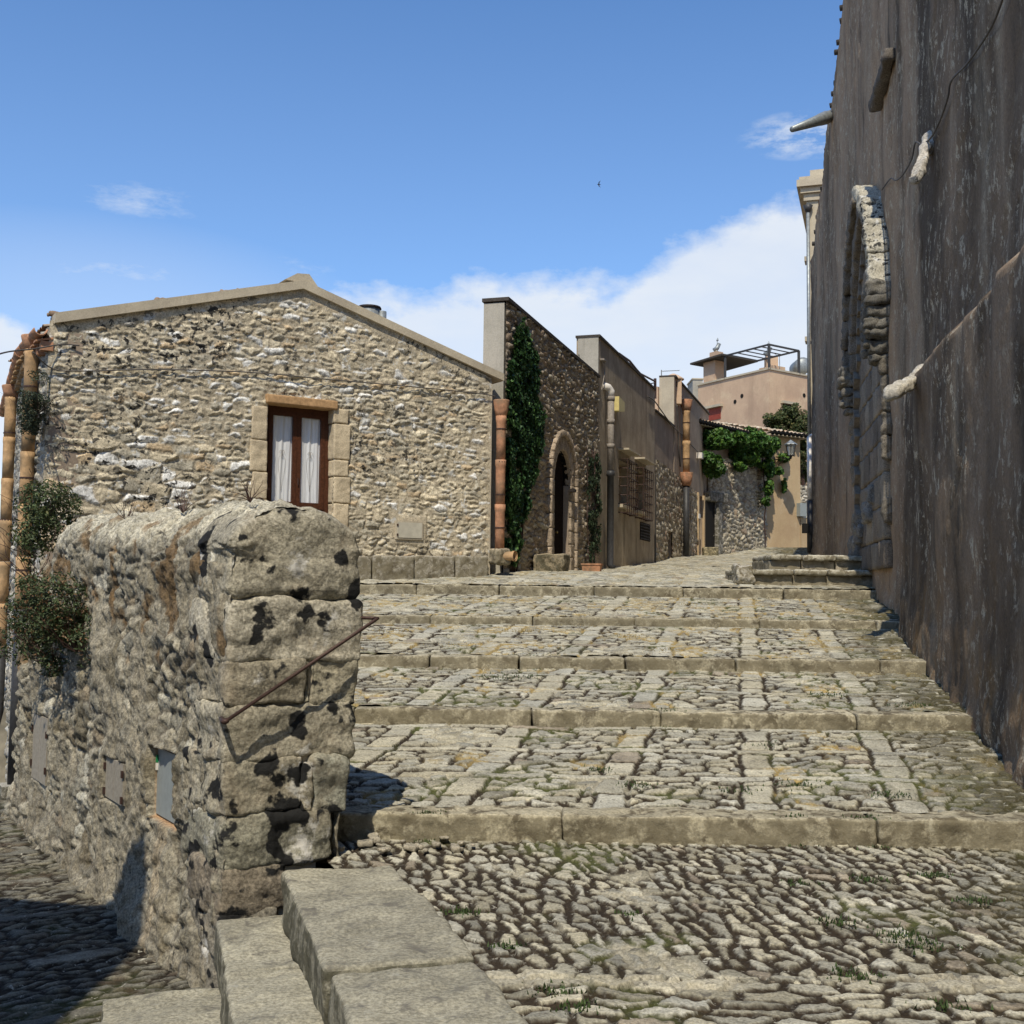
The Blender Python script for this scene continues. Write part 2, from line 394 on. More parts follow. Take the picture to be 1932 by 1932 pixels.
def curtain_mat():
    t = NT('curtain_cloth', .9); c = t.mix(t.ramp(t.noise(12, 3, .5, t.map((6, 6, .3))), .4, .7), (.74, .75, .76), (.62, .64, .67)); t.color(c); return t.m
M['curtain'] = curtain_mat()
def glass_mat():
    t = NT('lamp_glass', .15); t.color((.5, .52, .5)); t.b.inputs['Transmission Weight'].default_value = .6; return t.m
M['glass'] = glass_mat()
def church_mat():
    t = NT('church_plaster', .95); rot = math.atan(.2)
    streak = lambda a, b, d=7, r=.7: t.noise(1., d, r, t.map((a, a, b), rot))
    broad = t.noise(1., 4, .55, t.map((1.0, 1.0, .035), rot))
    c = t.attr()
    c = t.mix(t.ramp(streak(1.1, .3), .5, .68, 0, .5), c, CH_GREY)
    c = t.mix(t.ramp(streak(1.7, .35), .54, .70, 0, .75), c, tuple(k*.45 for k in CH_DARK))
    # flaking limewash: small pale vertical flecks
    fl = t.math('MULTIPLY', t.ramp(streak(6.5, 5., 8, .8), .545, .58), t.ramp(t.noise(.8, 4), .36, .55))
    c = t.mix(t.math('MULTIPLY', fl, .75), c, CH_FLECK)
    # orange algae near the foot
    sp = t.N.new('ShaderNodeSeparateXYZ'); t.lk(t.pos, sp.inputs[0])
    low = t.ramp(sp.outputs[2], .6, 3.2, 1, 0)
    c = t.mix(t.math('MULTIPLY', low, t.ramp(t.noise(1.6, 7, .7, t.map((1, 1, .5))), .50, .66, 0, .55)), c, (.28, .16, .06))
    v = t.ramp(t.noise(60, 5, .7, t.map((1, 1, .5))), .3, .7, .7, 1.3); c = t.mix(1., c, t.gray(v), 'MULTIPLY')
    t.color(c); t.bump(t.math('ADD', streak(7, 8, 7), t.math('MULTIPLY', t.noise(4, 8, .7), 1.6)), .6, .03); return t.m
CH_DARK = (.09, .065, .041); CH_BROWN = (.39, .275, .175); CH_GREY = (.36, .295, .205); CH_FLECK = (.54, .475, .35)
M['church'] = church_mat()

def pane_mat():
    t = NT('window_pane', .03); tr = t.N.new('ShaderNodeBsdfTransparent'); gl_ = t.N.new('ShaderNodeBsdfGlossy'); gl_.inputs['Roughness'].default_value = .04
    fr_ = t.N.new('ShaderNodeFresnel'); fr_.inputs[0].default_value = 1.5; mx = t.N.new('ShaderNodeMixShader'); t.lk(fr_.outputs[0], mx.inputs[0]); t.lk(tr.outputs[0], mx.inputs[1]); t.lk(gl_.outputs[0], mx.inputs[2]); t.lk(mx.outputs[0], t.N['Material Output'].inputs[0]); return t.m
M['pane'] = pane_mat()
# ================================================================ GROUND
STEP = [(7.33, 0.0, .155), (10.2, .396, .523), (12.6, .737, .86), (15.5, 1.127, 1.23), (19.1, 1.51, 1.66)]
PLAZA = [(19.1, 1.66), (21.5, 1.86), (22.5, 1.95), (29.6, 2.13), (37.5, 2.55), (41.6, 2.85), (50, 3.25), (53, 3.7), (90, 6.0)]
def wall_x(y): return 2.4+.2*y
PNEAR = Vector((-1.62, 6.44, 0)); LD = Vector((-.559, .829, 0)).normalized(); GD = Vector((.829, .559, 0)).normalized()
STONE = A3(.42, .395, .31); SOIL = A3(.034, .024, .014); MOSS = A3(.075, .085, .024); DRY = A3(.30, .22, .085); MORT = A3(.37, .34, .26)
def pave_color(edge, ids, x, y, seed, gap, cf, moss=.3, dry=0., mort=.15, slab=None):
    r = hsh(ids[0], ids[1], seed+31); r = np.where(np.abs(ids[0]) > 400, .68+.45*(r-.5), r); r2 = hsh(ids[0], ids[1], seed+37)
    c = STONE[None, :]*(.58+.62*r)[..., None]*np.stack([1+.06*(r2-.5), np.ones_like(r2), 1-.14*(r2-.5)], -1).reshape(r.shape+(3,))
    c = mixc(c, np.broadcast_to(A3(.20, .15, .125), c.shape), (r2 > .97)*.5)
    g = 1-sstep(gap*.62, gap*1.12, edge+.006*fbm(x*28, y*28, 3, seed+3))
    gc = np.broadcast_to(SOIL, c.shape)
    mm = sstep(-.1, .35, fbm(x*1.1, y*.9, 4, seed+8)+(moss-.5))
    gc = mixc(gc, np.broadcast_to(MOSS, c.shape), mm*.8)
    mo = sstep(.15, .4, fbm(x*.9+4, y*1.1, 4, seed+9)+(mort-.3))
    gc = mixc(gc, np.broadcast_to(MORT, c.shape), mo)
    if dry > 0:
        dd = sstep(.05, .35, fbm(x*1.7, y*1.3, 5, seed+12)+(dry-.5))
        gc = mixc(gc, np.broadcast_to(DRY, c.shape), dd)
        g = np.maximum(g, dd*.55*sstep(-.1, .5, fbm(x*14, y*14, 3, seed+15)))
    g = np.maximum(g, mm*.5*sstep(.2, .7, fbm(x*9, y*9, 3, seed+16)))
    wu = 2.4-(x-.2*y); wm = sstep(1.7, .1, wu+.45*fbm(x*1.6, y*1.1, 3, seed+17))
    g = np.maximum(g, wm*.95*sstep(-.45, .15, fbm(x*7, y*9, 3, seed+18)+.35*wm)); gc = mixc(gc, np.broadcast_to(A3(.062, .055, .022), c.shape), wm*.85)
    return mixc(c, gc, g)
def pave(name, x0, x1, y0, y1, za, zb, dx, dy, cw, ch, seed, cols=True, bands=True, skew=0., keep=None, amp=.022, gap=.010, moss=.3, dry=0., mort=.15, label=None, zfun=None, colx=None, drop=0., mline=None):
    nx = int((x1-x0)/dx)+1; ny = int((y1-y0)/dy)+1
    X, Y = np.meshgrid(np.linspace(x0, x1, nx), np.linspace(y0, y1, ny), indexing='ij')
    u = X-.2*Y; v = Y
    wu = u+.035*fbm(X*3.1, Y*3.1, 3, seed+50)+skew*v+.010*fbm(X*19, Y*19, 2, seed+52); wv = v+.035*fbm(X*3.3+9, Y*2.3, 3, seed+51)+.012*fbm(X*17, Y*17, 2, seed+53)
    edge, a, b, lu, lv = vor(wu, wv, cw, ch, seed, .62, .09, .12)
    r = hsh(a, b, seed+20)
    tilt = lu*(hsh(a, b, seed+21)-.5)*.16+lv*(hsh(a, b, seed+22)-.5)*.16
    h = sstep(0, .014, edge-gap*.5)*(.6+.5*r)*amp+tilt*sstep(0, .02, edge)
    if cols:
        k = np.floor((u-.15)/1.03+.5); uc = .15+1.03*k+.03*fbm(Y*1.7, k*3.7, 2, seed+4)
        w = .125+.03*fbm(Y*2.1, k*9.1+2, 2, seed+5); du = np.abs(u-uc)
        vv = v+.3*hsh(k, k*0, seed+6)+.02*fbm(X*6, Y*6, 2, seed+2); kk = np.floor(vv/.47); dv = np.minimum(vv-kk*.47, (kk+1)*.47-vv)
        e2 = np.minimum(w-du+.012*fbm(X*9, Y*9, 2, seed+1), dv); m_ = (du < w+.012) 
        edge = np.where(m_, np.maximum(e2, 0), np.minimum(edge, np.maximum(du-w, .004)+.010))
        a = np.where(m_, k+500, a); b = np.where(m_, kk, b)
        h = np.where(m_, sstep(0, .03, e2)*amp*.95+.004*fbm(X*7, Y*7, 3, seed), h*sstep(0, .03, np.abs(du-w)))
    if bands:
        kb = np.round((v-y0)/.86); vb = y0+.86*kb+.05*fbm(X*1.2, kb*5., 2, seed+7); db = np.abs(v-vb); w = .07
        uu = u+.4*hsh(kb, kb*0, seed+9); ku = np.floor(uu/.55); eu = np.minimum(uu-ku*.55, (ku+1)*.55-uu)
        e3 = np.minimum(w-db+.01*fbm(X*9, Y*9, 2, seed+13), eu); m_ = (db < w+.01) & (kb > 0)
        edge = np.where(m_, np.maximum(e3, 0), edge); a = np.where(m_, ku+900, a); b = np.where(m_, kb, b)
        h = np.where(m_, sstep(0, .03, e3)*amp*.9+.004*fbm(X*7, Y*7, 3, seed), h)
    h = h+.0025*fbm(X*22, Y*22, 3, seed+33)+.012*fbm(X*.9, Y*.9, 3, seed+34)
    if zfun is not None: Z = zfun(Y)+h-amp
    else: Z = za+(zb-za)*(Y-y0)/(y1-y0)+h-amp
    C = pave_color(edge, (a, b), X, Y, seed, gap, None, moss, dry, mort)
    Z = Z-drop*(1-sstep(0, .05, Y-y0))
    if mline: ml = sstep(.10, .03, np.abs(Y-mline)+.06*fbm(X*3, Y*3, 3, 5))*sstep(-.3, .2, fbm(X*1.1, X*0, 2, 6)); C = mixc(C, np.broadcast_to(MORT*1.1, C.shape), ml*.9); Z = Z+.008*ml
    kp = ((X > -1.17-.674*(Y-6.44)) | (Y < 7))[:-1, :-1] if y0 < 12 else None
    if keep is not None: kp = kp & keep(X, Y)[:-1, :-1]
    Fc = gridfaces(nx, ny, kp, True); V = np.stack([X, Y, Z], -1).reshape(-1, 3)
    V, Fc, C = compact(V, Fc, C.reshape(-1, 3))
    o = mesh(name, V, Fc[:, ::-1] if False else Fc, M['cobble'], None, True, C)
    tag(o, label, kind='structure'); return o
# foreground landing: right of the long slab steps
def slab_edge(y): return -.68+(6.4-y)*.34
kp0 = lambda X, Y: (X > np.maximum(slab_edge(Y)-.25, -1.35))
pave('pavement', -1.5, 4.2, 4.78, 7.34, 0, 0, .008, .010, .092, .165, 11, False, False, .45, kp0, amp=.017, gap=.028, moss=.08, mort=.02, drop=.03, label='cobbles in slanting rows below the first step')
pave('pavement', -.5, 4.0, 2.2, 4.86, -.03, .003, .0075, .008, .20, .10, 12, False, False, .0, kp0, amp=.017, gap=.027, moss=.10, mort=.04, mline=4.80, label='flat cobbles nearest the camera')
pave('pavement', -2.6, 4.75, 7.55, 10.21, .165, .396, .0115, .0105, .20, .125, 13, moss=.34, mort=.04, dry=.08, gap=.026, amp=.026, label='cobbled tread above the first step')
pave('pavement', -3.6, 5.25, 10.42, 12.61, .532, .737, .014, .012, .19, .125, 14, moss=.40, mort=.06, dry=.26, gap=.028, amp=.026, label='cobbled tread above the second step')
pave('pavement', -4.8, 5.8, 12.82, 15.51, .868, 1.127, .017, .014, .19, .13, 15, moss=.40, mort=.1, dry=.40, gap=.030, amp=.028, label='cobbled tread above the third step')
pave('pavement', -6.0, 6.6, 15.72, 19.11, 1.238, 1.51, .021, .017, .20, .15, 16, moss=.30, mort=.12, dry=.50, gap=.032, amp=.028, label='cobbled tread above the fourth step')
def pz(Y): return np.interp(Y, [a for a, b in PLAZA], [b for a, b in PLAZA])
pave('street', -5.0, 11.0, 19.3, 34, 0, 0, .034, .035, .20, .15, 17, bands=False, moss=.35, mort=.3, dry=.5, zfun=lambda Y: pz(Y)+.01, label='cobbled street in front of the row of houses')
pave('street', 1.5, 16.0, 33.9, 62, 0, 0, .07, .08, .24, .2, 18, bands=False, cols=False, moss=.4, mort=.3, dry=.50, zfun=lambda Y: pz(Y)+.01, label='far end of the cobbled street')

# kerb stones of the five risers
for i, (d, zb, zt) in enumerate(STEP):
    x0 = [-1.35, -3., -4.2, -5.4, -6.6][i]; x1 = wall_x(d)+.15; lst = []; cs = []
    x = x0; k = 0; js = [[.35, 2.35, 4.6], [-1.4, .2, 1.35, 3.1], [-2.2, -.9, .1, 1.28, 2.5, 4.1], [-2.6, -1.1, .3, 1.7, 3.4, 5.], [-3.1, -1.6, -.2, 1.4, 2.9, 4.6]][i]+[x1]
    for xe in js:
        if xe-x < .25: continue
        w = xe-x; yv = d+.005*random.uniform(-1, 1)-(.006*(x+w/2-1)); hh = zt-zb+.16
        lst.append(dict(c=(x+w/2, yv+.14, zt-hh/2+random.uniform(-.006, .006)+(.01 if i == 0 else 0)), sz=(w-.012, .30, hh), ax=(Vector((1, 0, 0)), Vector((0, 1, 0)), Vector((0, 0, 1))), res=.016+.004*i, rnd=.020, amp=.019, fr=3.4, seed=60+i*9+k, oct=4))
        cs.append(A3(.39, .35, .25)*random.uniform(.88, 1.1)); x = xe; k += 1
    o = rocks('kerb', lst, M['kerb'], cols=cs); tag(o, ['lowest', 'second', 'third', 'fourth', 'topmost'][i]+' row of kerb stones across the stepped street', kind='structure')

# ground sheet under and around everything
def ground():
    xs = np.concatenate([[-400, -60, -30, -20], np.arange(-14, 0, .3), [0, 3, 8, 20, 60, 400.]]); ys = np.concatenate([[-400, -60, -10, 2, 4], np.arange(5, 20, .4), [22, 30, 40, 53, 90, 200, 600.]])
    V = []; 
    for x in xs:
        for y in ys:
            st = np.interp(y, [-10, 7.33, 7.5, 10.2, 12.6, 15.5, 19.1], [-.62, -.62, -.1, .25, .6, .95, 1.4]) if y < 19.1 else float(pz(y))-.2
            lane = -1.0 if y < 12 else max(-1.0-.195*(y-12), -6)
            lx = -1.1-.674*(y-6.44) if y > 6.44 else -.9
            if y > 11.4: lx = -4.4-.34*(y-11.4)
            if y > 17.3: lx = -6.4-.6*(y-17.3)
            V.append((x, y, lane if x < lx else st-.05))
    return mesh('ground', np.array(V), gridfaces(len(xs), len(ys), flip=True), M['earth'])
tag(ground(), 'bare earth sheet beneath the paving', kind='structure')

# the lane going down on the left
def lane():
    x0, x1, y0, y1 = -10.5, -.9, 2.6, 20.0; nx = int((x1-x0)/.025); ny = int((y1-y0)/.02)
    X, Y = np.meshgrid(np.linspace(x0, x1, nx), np.linspace(y0, y1, ny), indexing='ij')
    a_ = (X-PNEAR.x)*LD.x+(Y-PNEAR.y)*LD.y; b_ = (X-PNEAR.x)*GD.x+(Y-PNEAR.y)*GD.y   # along lane, across
    wu = b_+.05*fbm(X*2.1, Y*2.1, 3, 2); wv = a_+.05*fbm(X*2.3, Y*2.3, 3, 3)
    edge, i1, i2, lu, lv = vor(wu, wv, .17, .075, 31)
    h = sstep(0, .03, edge-.008)*.02*(.5+.6*hsh(i1, i2, 4))
    k = np.round((wv-.2)/1.02); dv = np.abs(wv-.2-1.02*k); w = .075
    ku = np.floor((wu+.2*hsh(k, k*0, 3))/.6); eu = np.abs((wu+.2*hsh(k, k*0, 3))/.6-np.round((wu+.2*hsh(k, k*0, 3))/.6))*.6
    mm = dv < w; e2 = np.minimum(w-dv, eu+.004)
    edge = np.where(mm, e2, edge); i1 = np.where(mm, ku+300, i1); i2 = np.where(mm, k, i2); h = np.where(mm, sstep(0, .03, e2)*.02, h)
    du = np.abs(wu+1.35+.02*fbm(Y*2, X, 2, 7)); mm = du < .14; kk = np.floor(wv/.5); ev = np.abs(wv/.5-np.round(wv/.5))*.5; e3 = np.minimum(.14-du, ev+.003)
    edge = np.where(mm, e3, edge); i1 = np.where(mm, 700, i1); i2 = np.where(mm, kk, i2); h = np.where(mm, sstep(0, .03, e3)*.02, h)
    h = h+.004*fbm(X*20, Y*20, 3, 5)+.015*fbm(X*.8, Y*.8, 3, 6)
    Z = np.where(Y < 12.2, -.70, -.70-.195*(Y-12.2))+h-.02
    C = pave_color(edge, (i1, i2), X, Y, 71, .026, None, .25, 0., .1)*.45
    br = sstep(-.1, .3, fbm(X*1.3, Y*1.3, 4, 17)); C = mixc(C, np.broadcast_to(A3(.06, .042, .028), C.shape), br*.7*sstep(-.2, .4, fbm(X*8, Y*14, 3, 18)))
    kp = ((b_ < .5) & ((Y > 5.2) | (X < -1.2)))[:-1, :-1]
    Fc = gridfaces(nx, ny, kp); V, Fc, C = compact(np.stack([X, Y, Z], -1).reshape(-1, 3), Fc, C.reshape(-1, 3))
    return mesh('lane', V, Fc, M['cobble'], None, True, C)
tag(lane(), 'dark cobbled lane running down beside the old wall', kind='structure')

# long slab steps leading down from the landing to the lane
AXS = (Vector((math.sin(math.radians(-17.5)), math.cos(math.radians(-17.5)), 0)), Vector((math.cos(math.radians(-17.5)), math.sin(math.radians(17.5))*1., 0)), Vector((0, 0, 1)))
ax_l = AXS[0]; ax_w = Vector((ax_l.y, -ax_l.x, 0))
st = thing('stone_steps', (-.9, 5.0, -.7), 'long worn slab steps going down from the cobbles beside the pier', 'steps')
def slabrow(zt, left0, width, hh, cuts, seed, yfar):
    # left0: point on the far left corner of the tread
    lst = []; cs = []
    for i in range(len(cuts)-1):
        a, b = cuts[i], cuts[i+1]; c = left0-ax_l*((a+b)/2)+ax_w*(width/2)
        lst.append(dict(c=(c.x, c.y, zt-hh/2+(.012 if i % 2 else 0)), sz=(b-a-.006, width+(.012 if i % 2 else -.01), hh), ax=(ax_l, ax_w, Vector((0, 0, 1))), res=.014, rnd=.028, amp=.022, fr=2.6, seed=seed+i, oct=5))
        cs.append(A3(.33, .31, .24)*random.uniform(.9, 1.08))
    return lst, cs
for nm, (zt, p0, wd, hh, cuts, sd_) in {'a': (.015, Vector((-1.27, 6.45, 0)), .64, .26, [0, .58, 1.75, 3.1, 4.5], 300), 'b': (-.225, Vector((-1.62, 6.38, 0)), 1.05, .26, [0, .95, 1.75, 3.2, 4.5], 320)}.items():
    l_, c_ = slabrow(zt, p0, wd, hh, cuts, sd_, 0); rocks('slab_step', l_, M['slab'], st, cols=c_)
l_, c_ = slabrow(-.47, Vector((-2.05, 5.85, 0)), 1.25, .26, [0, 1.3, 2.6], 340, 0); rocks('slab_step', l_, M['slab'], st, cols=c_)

# ================================================================ OLD WALL with the pier (foreground left)
GL = Pl(PNEAR+GD*.055, LD, (-.829, -.559)); PG = Pl(PNEAR, GD, (.559, -.829))
ow = thing('garden_wall', (PNEAR.x, PNEAR.y, -.7), 'weathered rubble wall with rounded coping ending in a pier of big lichened blocks', 'wall')
RUB = [A3(.36, .325, .25), A3(.42, .37, .27), A3(.30, .28, .23), A3(.46, .44, .38), A3(.33, .27, .19)]
def rubcol(a, b, seed, pal=RUB, wts=(.4, .6, .8, .9, 1.)):
    r = hsh(a, b, seed+41); out = np.zeros(r.shape+(3,)); lo = 0
    for p, w in zip(pal, wts):
        out[(r >= lo) & (r <= w)] = p; lo = w
    return out*(.8+.4*hsh(a, b, seed+42))[..., None]
def oldwall():
    S0, S1, T = .02, 6.0, .68
    ns = int((S1-S0)/.0125); 
    def ztop(s): return np.where(s < 4.6, 2.06+.03*s+.025*np.sin(s*2.3), 2.2-.62*(s-4.6))
    hv = 2.75; arc = 1.25; nw = int((hv+arc+1.6)/.0135)
    S, Wd = np.meshgrid(np.linspace(S0, S1, ns), np.linspace(0, hv+arc+1.6, nw), indexing='ij')
    zt = ztop(S); zs = zt-.34
    # profile: vertical face up to zs, half ellipse, then the back face
    zf = Wd-.85; tcap = np.clip((Wd-(zs+.85))/arc, 0, 1); th = tcap*math.pi
    back = np.maximum(Wd-(zs+.85)-arc, 0)
    fz = np.where(zf < zs, zf, np.where(back > 0, zs-back, zs+.34*np.sin(th)))
    off = np.where(zf < zs, 0, np.where(back > 0, -T, -T/2+T/2*np.cos(th)))
    nz = np.where((zf >= zs) & (back <= 0), np.sin(th), 0); no = np.where(back > 0, -1., np.where(zf < zs, 1., np.cos(th)))
    q = np.maximum(Wd-(zs+.85), 0)
    wu = S+.06*fbm(S*3, Wd*3, 4, 81); wv = Wd+.05*fbm(S*3+5, Wd*3, 4, 82)
    e1, a, b, lu, lv = vor(wu, wv, .20, .10, 83, .85, .25, .3)
    h = sstep(0, .04, e1-.004)*(.35+.9*hsh(a, b, 84))*.021+(lu*(hsh(a, b, 85)-.5)+lv*(hsh(a, b, 86)-.5))*.14*sstep(0, .03, e1)
    C = rubcol(a, b, 87, [A3(.29, .265, .205), A3(.35, .32, .245), A3(.235, .22, .175), A3(.42, .40, .33), A3(.25, .21, .15)]); gap = 1-sstep(.002, .018, e1)
    C = mixc(C, np.broadcast_to(A3(.10, .085, .065), C.shape), gap*.85)
    rough = .017*fbm(S*11, Wd*8, 5, 88, .62)+.05*fbm(S*1.6, Wd*1.6, 3, 89)
    # render still clinging to parts of the wall
    pm = sstep(.0, .25, fbm(S*1.1+3, Wd*.8, 4, 90)+.35*(S < 1.9)*(Wd > 1)-.02)
    pm = np.maximum(pm, sstep(.04, .0, np.abs(S-1.75)-.17)*(Wd < 2.2)*.9)
    pm = np.maximum(pm, .9*sstep(.5, .2, S+.15*fbm(S*2, Wd*2, 3, 191)))
    cap = (q > .0) & (back <= 0); pm = np.where(cap, 0, pm)
    h = h*(1-.75*pm)+pm*.03; C = mixc(C, np.broadcast_to(A3(.29, .26, .195), C.shape), pm*.8)
    # coping: thin sheets of limestone draped along the wall
    e2, a2, b2, l1, l2 = vor(S+.55*th*.3+.04*fbm(S*4, Wd*4, 3, 91), th*.4+.03*fbm(S*7, Wd*5, 3, 92), .10, .45, 93, .8, .1)
    hc = sstep(0, .02, e2)*.02*(.4+.8*hsh(a2, b2, 94))+.012*fbm(S*26+9*th, th*3, 3, 95)
    Cc = mixc(A3(.46, .43, .34)[None, None, :]*(.8+.4*hsh(a2, b2, 96))[..., None], np.broadcast_to(A3(.09, .08, .06), C.shape), (1-sstep(0, .012, e2))*.9)
    cm = sstep(.1, .35, th/math.pi*2)*cap
    h = h*(1-cm)+(hc+.01)*cm; C = mixc(C, Cc, cm)
    # brown dead moss under the coping
    mo = sstep(.1, .4, fbm(S*2.2, Wd*2.2, 4, 97)-.9*np.abs(zs+.85-.15-Wd)+.1); C = mixc(C, np.broadcast_to(A3(.15, .085, .03), C.shape), mo*.75)
    gm = sstep(.35, .5, fbm(S*1.9+8, Wd*1.9, 4, 98))*(Wd < 2.2); C = mixc(C, np.broadcast_to(A3(.12, .10, .06), C.shape), gm*.6)
    # darker towards the foot
    ft = sstep(.55, .0, Wd-.1+.25*fbm(S*2, S*0, 3, 99)); C = mixc(C, np.broadcast_to(A3(.20, .175, .13), C.shape), ft*.5)
    # foot swells outward
    flare = .09*sstep(.6, .0, Wd)*(1+.6*fbm(S*1.4, S*0, 2, 100))
    # recesses: grey door niche, shutters
    def rect(s0, s1, z0, z1, d): return d*sstep(0, .02, S-s0)*sstep(0, .02, s1-S)*sstep(0, .02, fz-z0)*sstep(0, .02, z1-fz)*(back <= 0)
    rec = rect(*DOOR, .05)+rect(*SH1, .03)+rect(*SH2, .03)
    inr = (rec > .008); h = np.where(inr, 0, h+rough); h = np.where(inr, -rec, h)
    C = np.where((rect(*DOOR, 1.) > .3)[..., None], A3(.42, .26, .14)[None, None, :], C)
    st_ = sstep(0, .05, .13-np.abs(S-(DOOR[0]+DOOR[1])/2))*(fz < DOOR[2]); C = mixc(C, np.broadcast_to(A3(.36, .30, .21), C.shape), st_*.8); 
    endt = sstep(0, .10, S-S0); h = h*(.4+.6*endt); flare = flare*sstep(.05, .5, S)
    off = off+no*h+flare*(no > .9); fz2 = fz+nz*h
    V = GL.arr(S, fz2, 0); V[..., 0] += GL.n.x*off; V[..., 1] += GL.n.y*off
    Fc = gridfaces(ns, nw, None, False)
    o = mesh('wall', V.reshape(-1, 3), Fc, M['garden'], ow, True, C.reshape(-1, 3))
    for k, (za, zb_) in enumerate(((-.9, -.3), (-.32, .25), (.22, .75), (.7, 1.15))): rocks('end_block', [dict(c=tuple(GL.pt(S1-.22, (za+zb_)/2, -.35)), sz=(.5, .62, zb_-za), ax=(GL.d, GL.n, Vector((0, 0, 1))), res=.03, rnd=.07, amp=.04, fr=4., seed=450+k, oct=4)], M['garden'], ow, cols=[A3(.3, .28, .22)])
    return o
def rng(pl, pts):
    q = [pl.px(*p) for p in pts]; return (min(a for a, b in q), max(a for a, b in q), min(b for a, b in q), max(b for a, b in q))
# recess rectangles measured on the wall face
d_s1 = GL.px(275, 1480, .04)[0]; d_s0 = GL.px(326, 1490, .04)[0]
DOOR = (d_s0, d_s1, GL.px(305, 1555)[1], GL.px(305, 1412)[1])
SH1 = (GL.px(241, 1480)[0], GL.px(205, 1470)[0], GL.px(222, 1516)[1], GL.px(222, 1430)[1])
SH2 = (GL.px(95, 1420)[0], GL.px(67, 1400)[0], GL.px(82, 1480)[1], GL.px(82, 1348)[1])
oldwall()
mb = MB(); GL.poly(mb, [(.1, -.85), (6.3, -.85), (6.3, .7), (4.6, 1.8), (.1, 1.65)], -.27, -.55); mb.build('wall_core', M['earth'], ow)
# pier blocks (px left, px right, py top, py bottom)
PB = [(431, 681, 964, 1131, .30, .13), (432, 683, 1134, 1246, .60, .07), (434, 574, 1249, 1326, .45, .05), (577, 586, 1250, 1322, .4, .02), (589, 672, 1246, 1330, .5, .05),
      (431, 664, 1331, 1431, .55, .07), (432, 570, 1436, 1532, .45, .055), (574, 589, 1440, 1528, .35, .03), (592, 657, 1430, 1533, .5, .07), (430, 629, 1537, 1634, .5, .10), (424, 542, 1638, 1722, .5, .05), (424, 520, 1724, 1800, .5, .05), (420, 520, 1802, 1900, .5, .05)]
for i, (xa, xb, ya, yb, dep, rn) in enumerate(PB):
    xm, ym = (xa+xb)/2, (ya+yb)/2
    s0 = PG.px(xa, ym)[0]; s1 = PG.px(xb, ym)[0]; z1 = PG.px(xm, ya)[1]; z0 = PG.px(xm, yb)[1]
    if xa < 440: s0 = .03
    if i == 0: dep = .62
    else: dep = .62+.1*math.sin(i*2.3)
    fo = random.uniform(-.008, .012) if i else .012
    c = PG.pt((s0+s1)/2, (z0+z1)/2, -dep/2+fo)
    V, Fc = rock(c, (s1-s0+.016, dep, z1-z0+.024), (PG.d, PG.n, Vector((0, 0, 1))), .0125, rn*.5 if i else .08, .032, 4.6, 400+i*3, 6)
    if i == 0:
        lu_ = ((V[:, 0]-c.x)*PG.d.x+(V[:, 1]-c.y)*PG.d.y)/((s1-s0)/2); lz_ = np.clip((V[:, 2]-c.z)/((z1-z0)/2), 0, 1); V[:, 2] -= .15*np.abs(lu_)**3.2*lz_
    cc = [A3(.37, .33, .25), A3(.43, .385, .30), A3(.31, .27, .20), A3(.3, .27, .2), A3(.34, .30, .22), A3(.37, .33, .25), A3(.36, .32, .24), A3(.34, .3, .22), A3(.31, .30, .24), A3(.27, .25, .19), A3(.24, .20, .15), A3(.26, .23, .18), A3(.26, .23, .18)][i]*A3(.97, 1., 1.02)
    mesh('block', V, Fc, M['pier'], ow, True, np.tile(cc, (len(V), 1)))
mb = MB(); a0 = PG.px(620, 1300)[0]; mb.box(PG.pt(a0/2+.01, .55, -.33), (a0-.09, .56, 2.2), PG.ax()); mb.build('mortar_core', M['coping'], ow)
# shutters and the grey metal door
sh = MB(); z0, z1 = SH1[2:]; sm = (SH1[0]+SH1[1])/2
for a, b in ((SH1[0]+.02, sm-.004), (sm+.004, SH1[1]-.02)):
    o = MB(); GL.box(o, a, b, z0+.02, z1-.01, .0, .03); lf = o.build('shutter_leaf', M['grey_wood'], ow)
    for zz in (z0+.06, z1-.08):
        e = a if a < sm-.1 or abs(a-SH1[0]) < .03 else b
        o = MB(); GL.box(o, e-.012, e+.012, zz-.025, zz+.025, .03, .045); o.build('hinge', M['rust'], lf)
z0, z1 = SH2[2:]; sm = (SH2[0]+SH2[1])/2
for a, b in ((SH2[0]+.02, sm-.004), (sm+.004, SH2[1]-.02)):
    o = MB(); GL.box(o, a, b, z0+.02, z1-.01, .0, .03); lf = o.build('shutter_leaf', M['grey_wood'], ow)
    for zz in (z0+.15, z1-.15):
        e = a if abs(a-SH2[0]) < .03 else b
        o = MB(); GL.box(o, e-.01, e+.01, zz-.03, zz+.03, .03, .045); o.build('hinge', M['rust'], lf)
dA = GL.px(330, 1490, -.03)[0]; e = GL.px(291, 1480, -.03)[0]
o = MB(); GL.box(o, max(dA, DOOR[0]-.0), e, DOOR[2]+.03, DOOR[3]-.02, -.045, -.03); dr = o.build('metal_door', M['greymetal'], ow)
for zz in (DOOR[2]+.12, DOOR[2]+.14, DOOR[3]-.12, DOOR[3]-.14):
    o = MB(); GL.box(o, e-.01, e+.03, zz-.006, zz+.006, -.045, -.02); o.build('hinge', M['greymetal'], dr)
o = MB(); GL.box(o, e-.075, e-.015, DOOR[3]-.115, DOOR[3]-.065, -.030, -.018); o.build('sticker', M['sign_green'], dr)
o = MB(); GL.box(o, e-.075, e-.015, DOOR[3]-.165, DOOR[3]-.118, -.030, -.018); o.build('sticker', M['white'], dr)

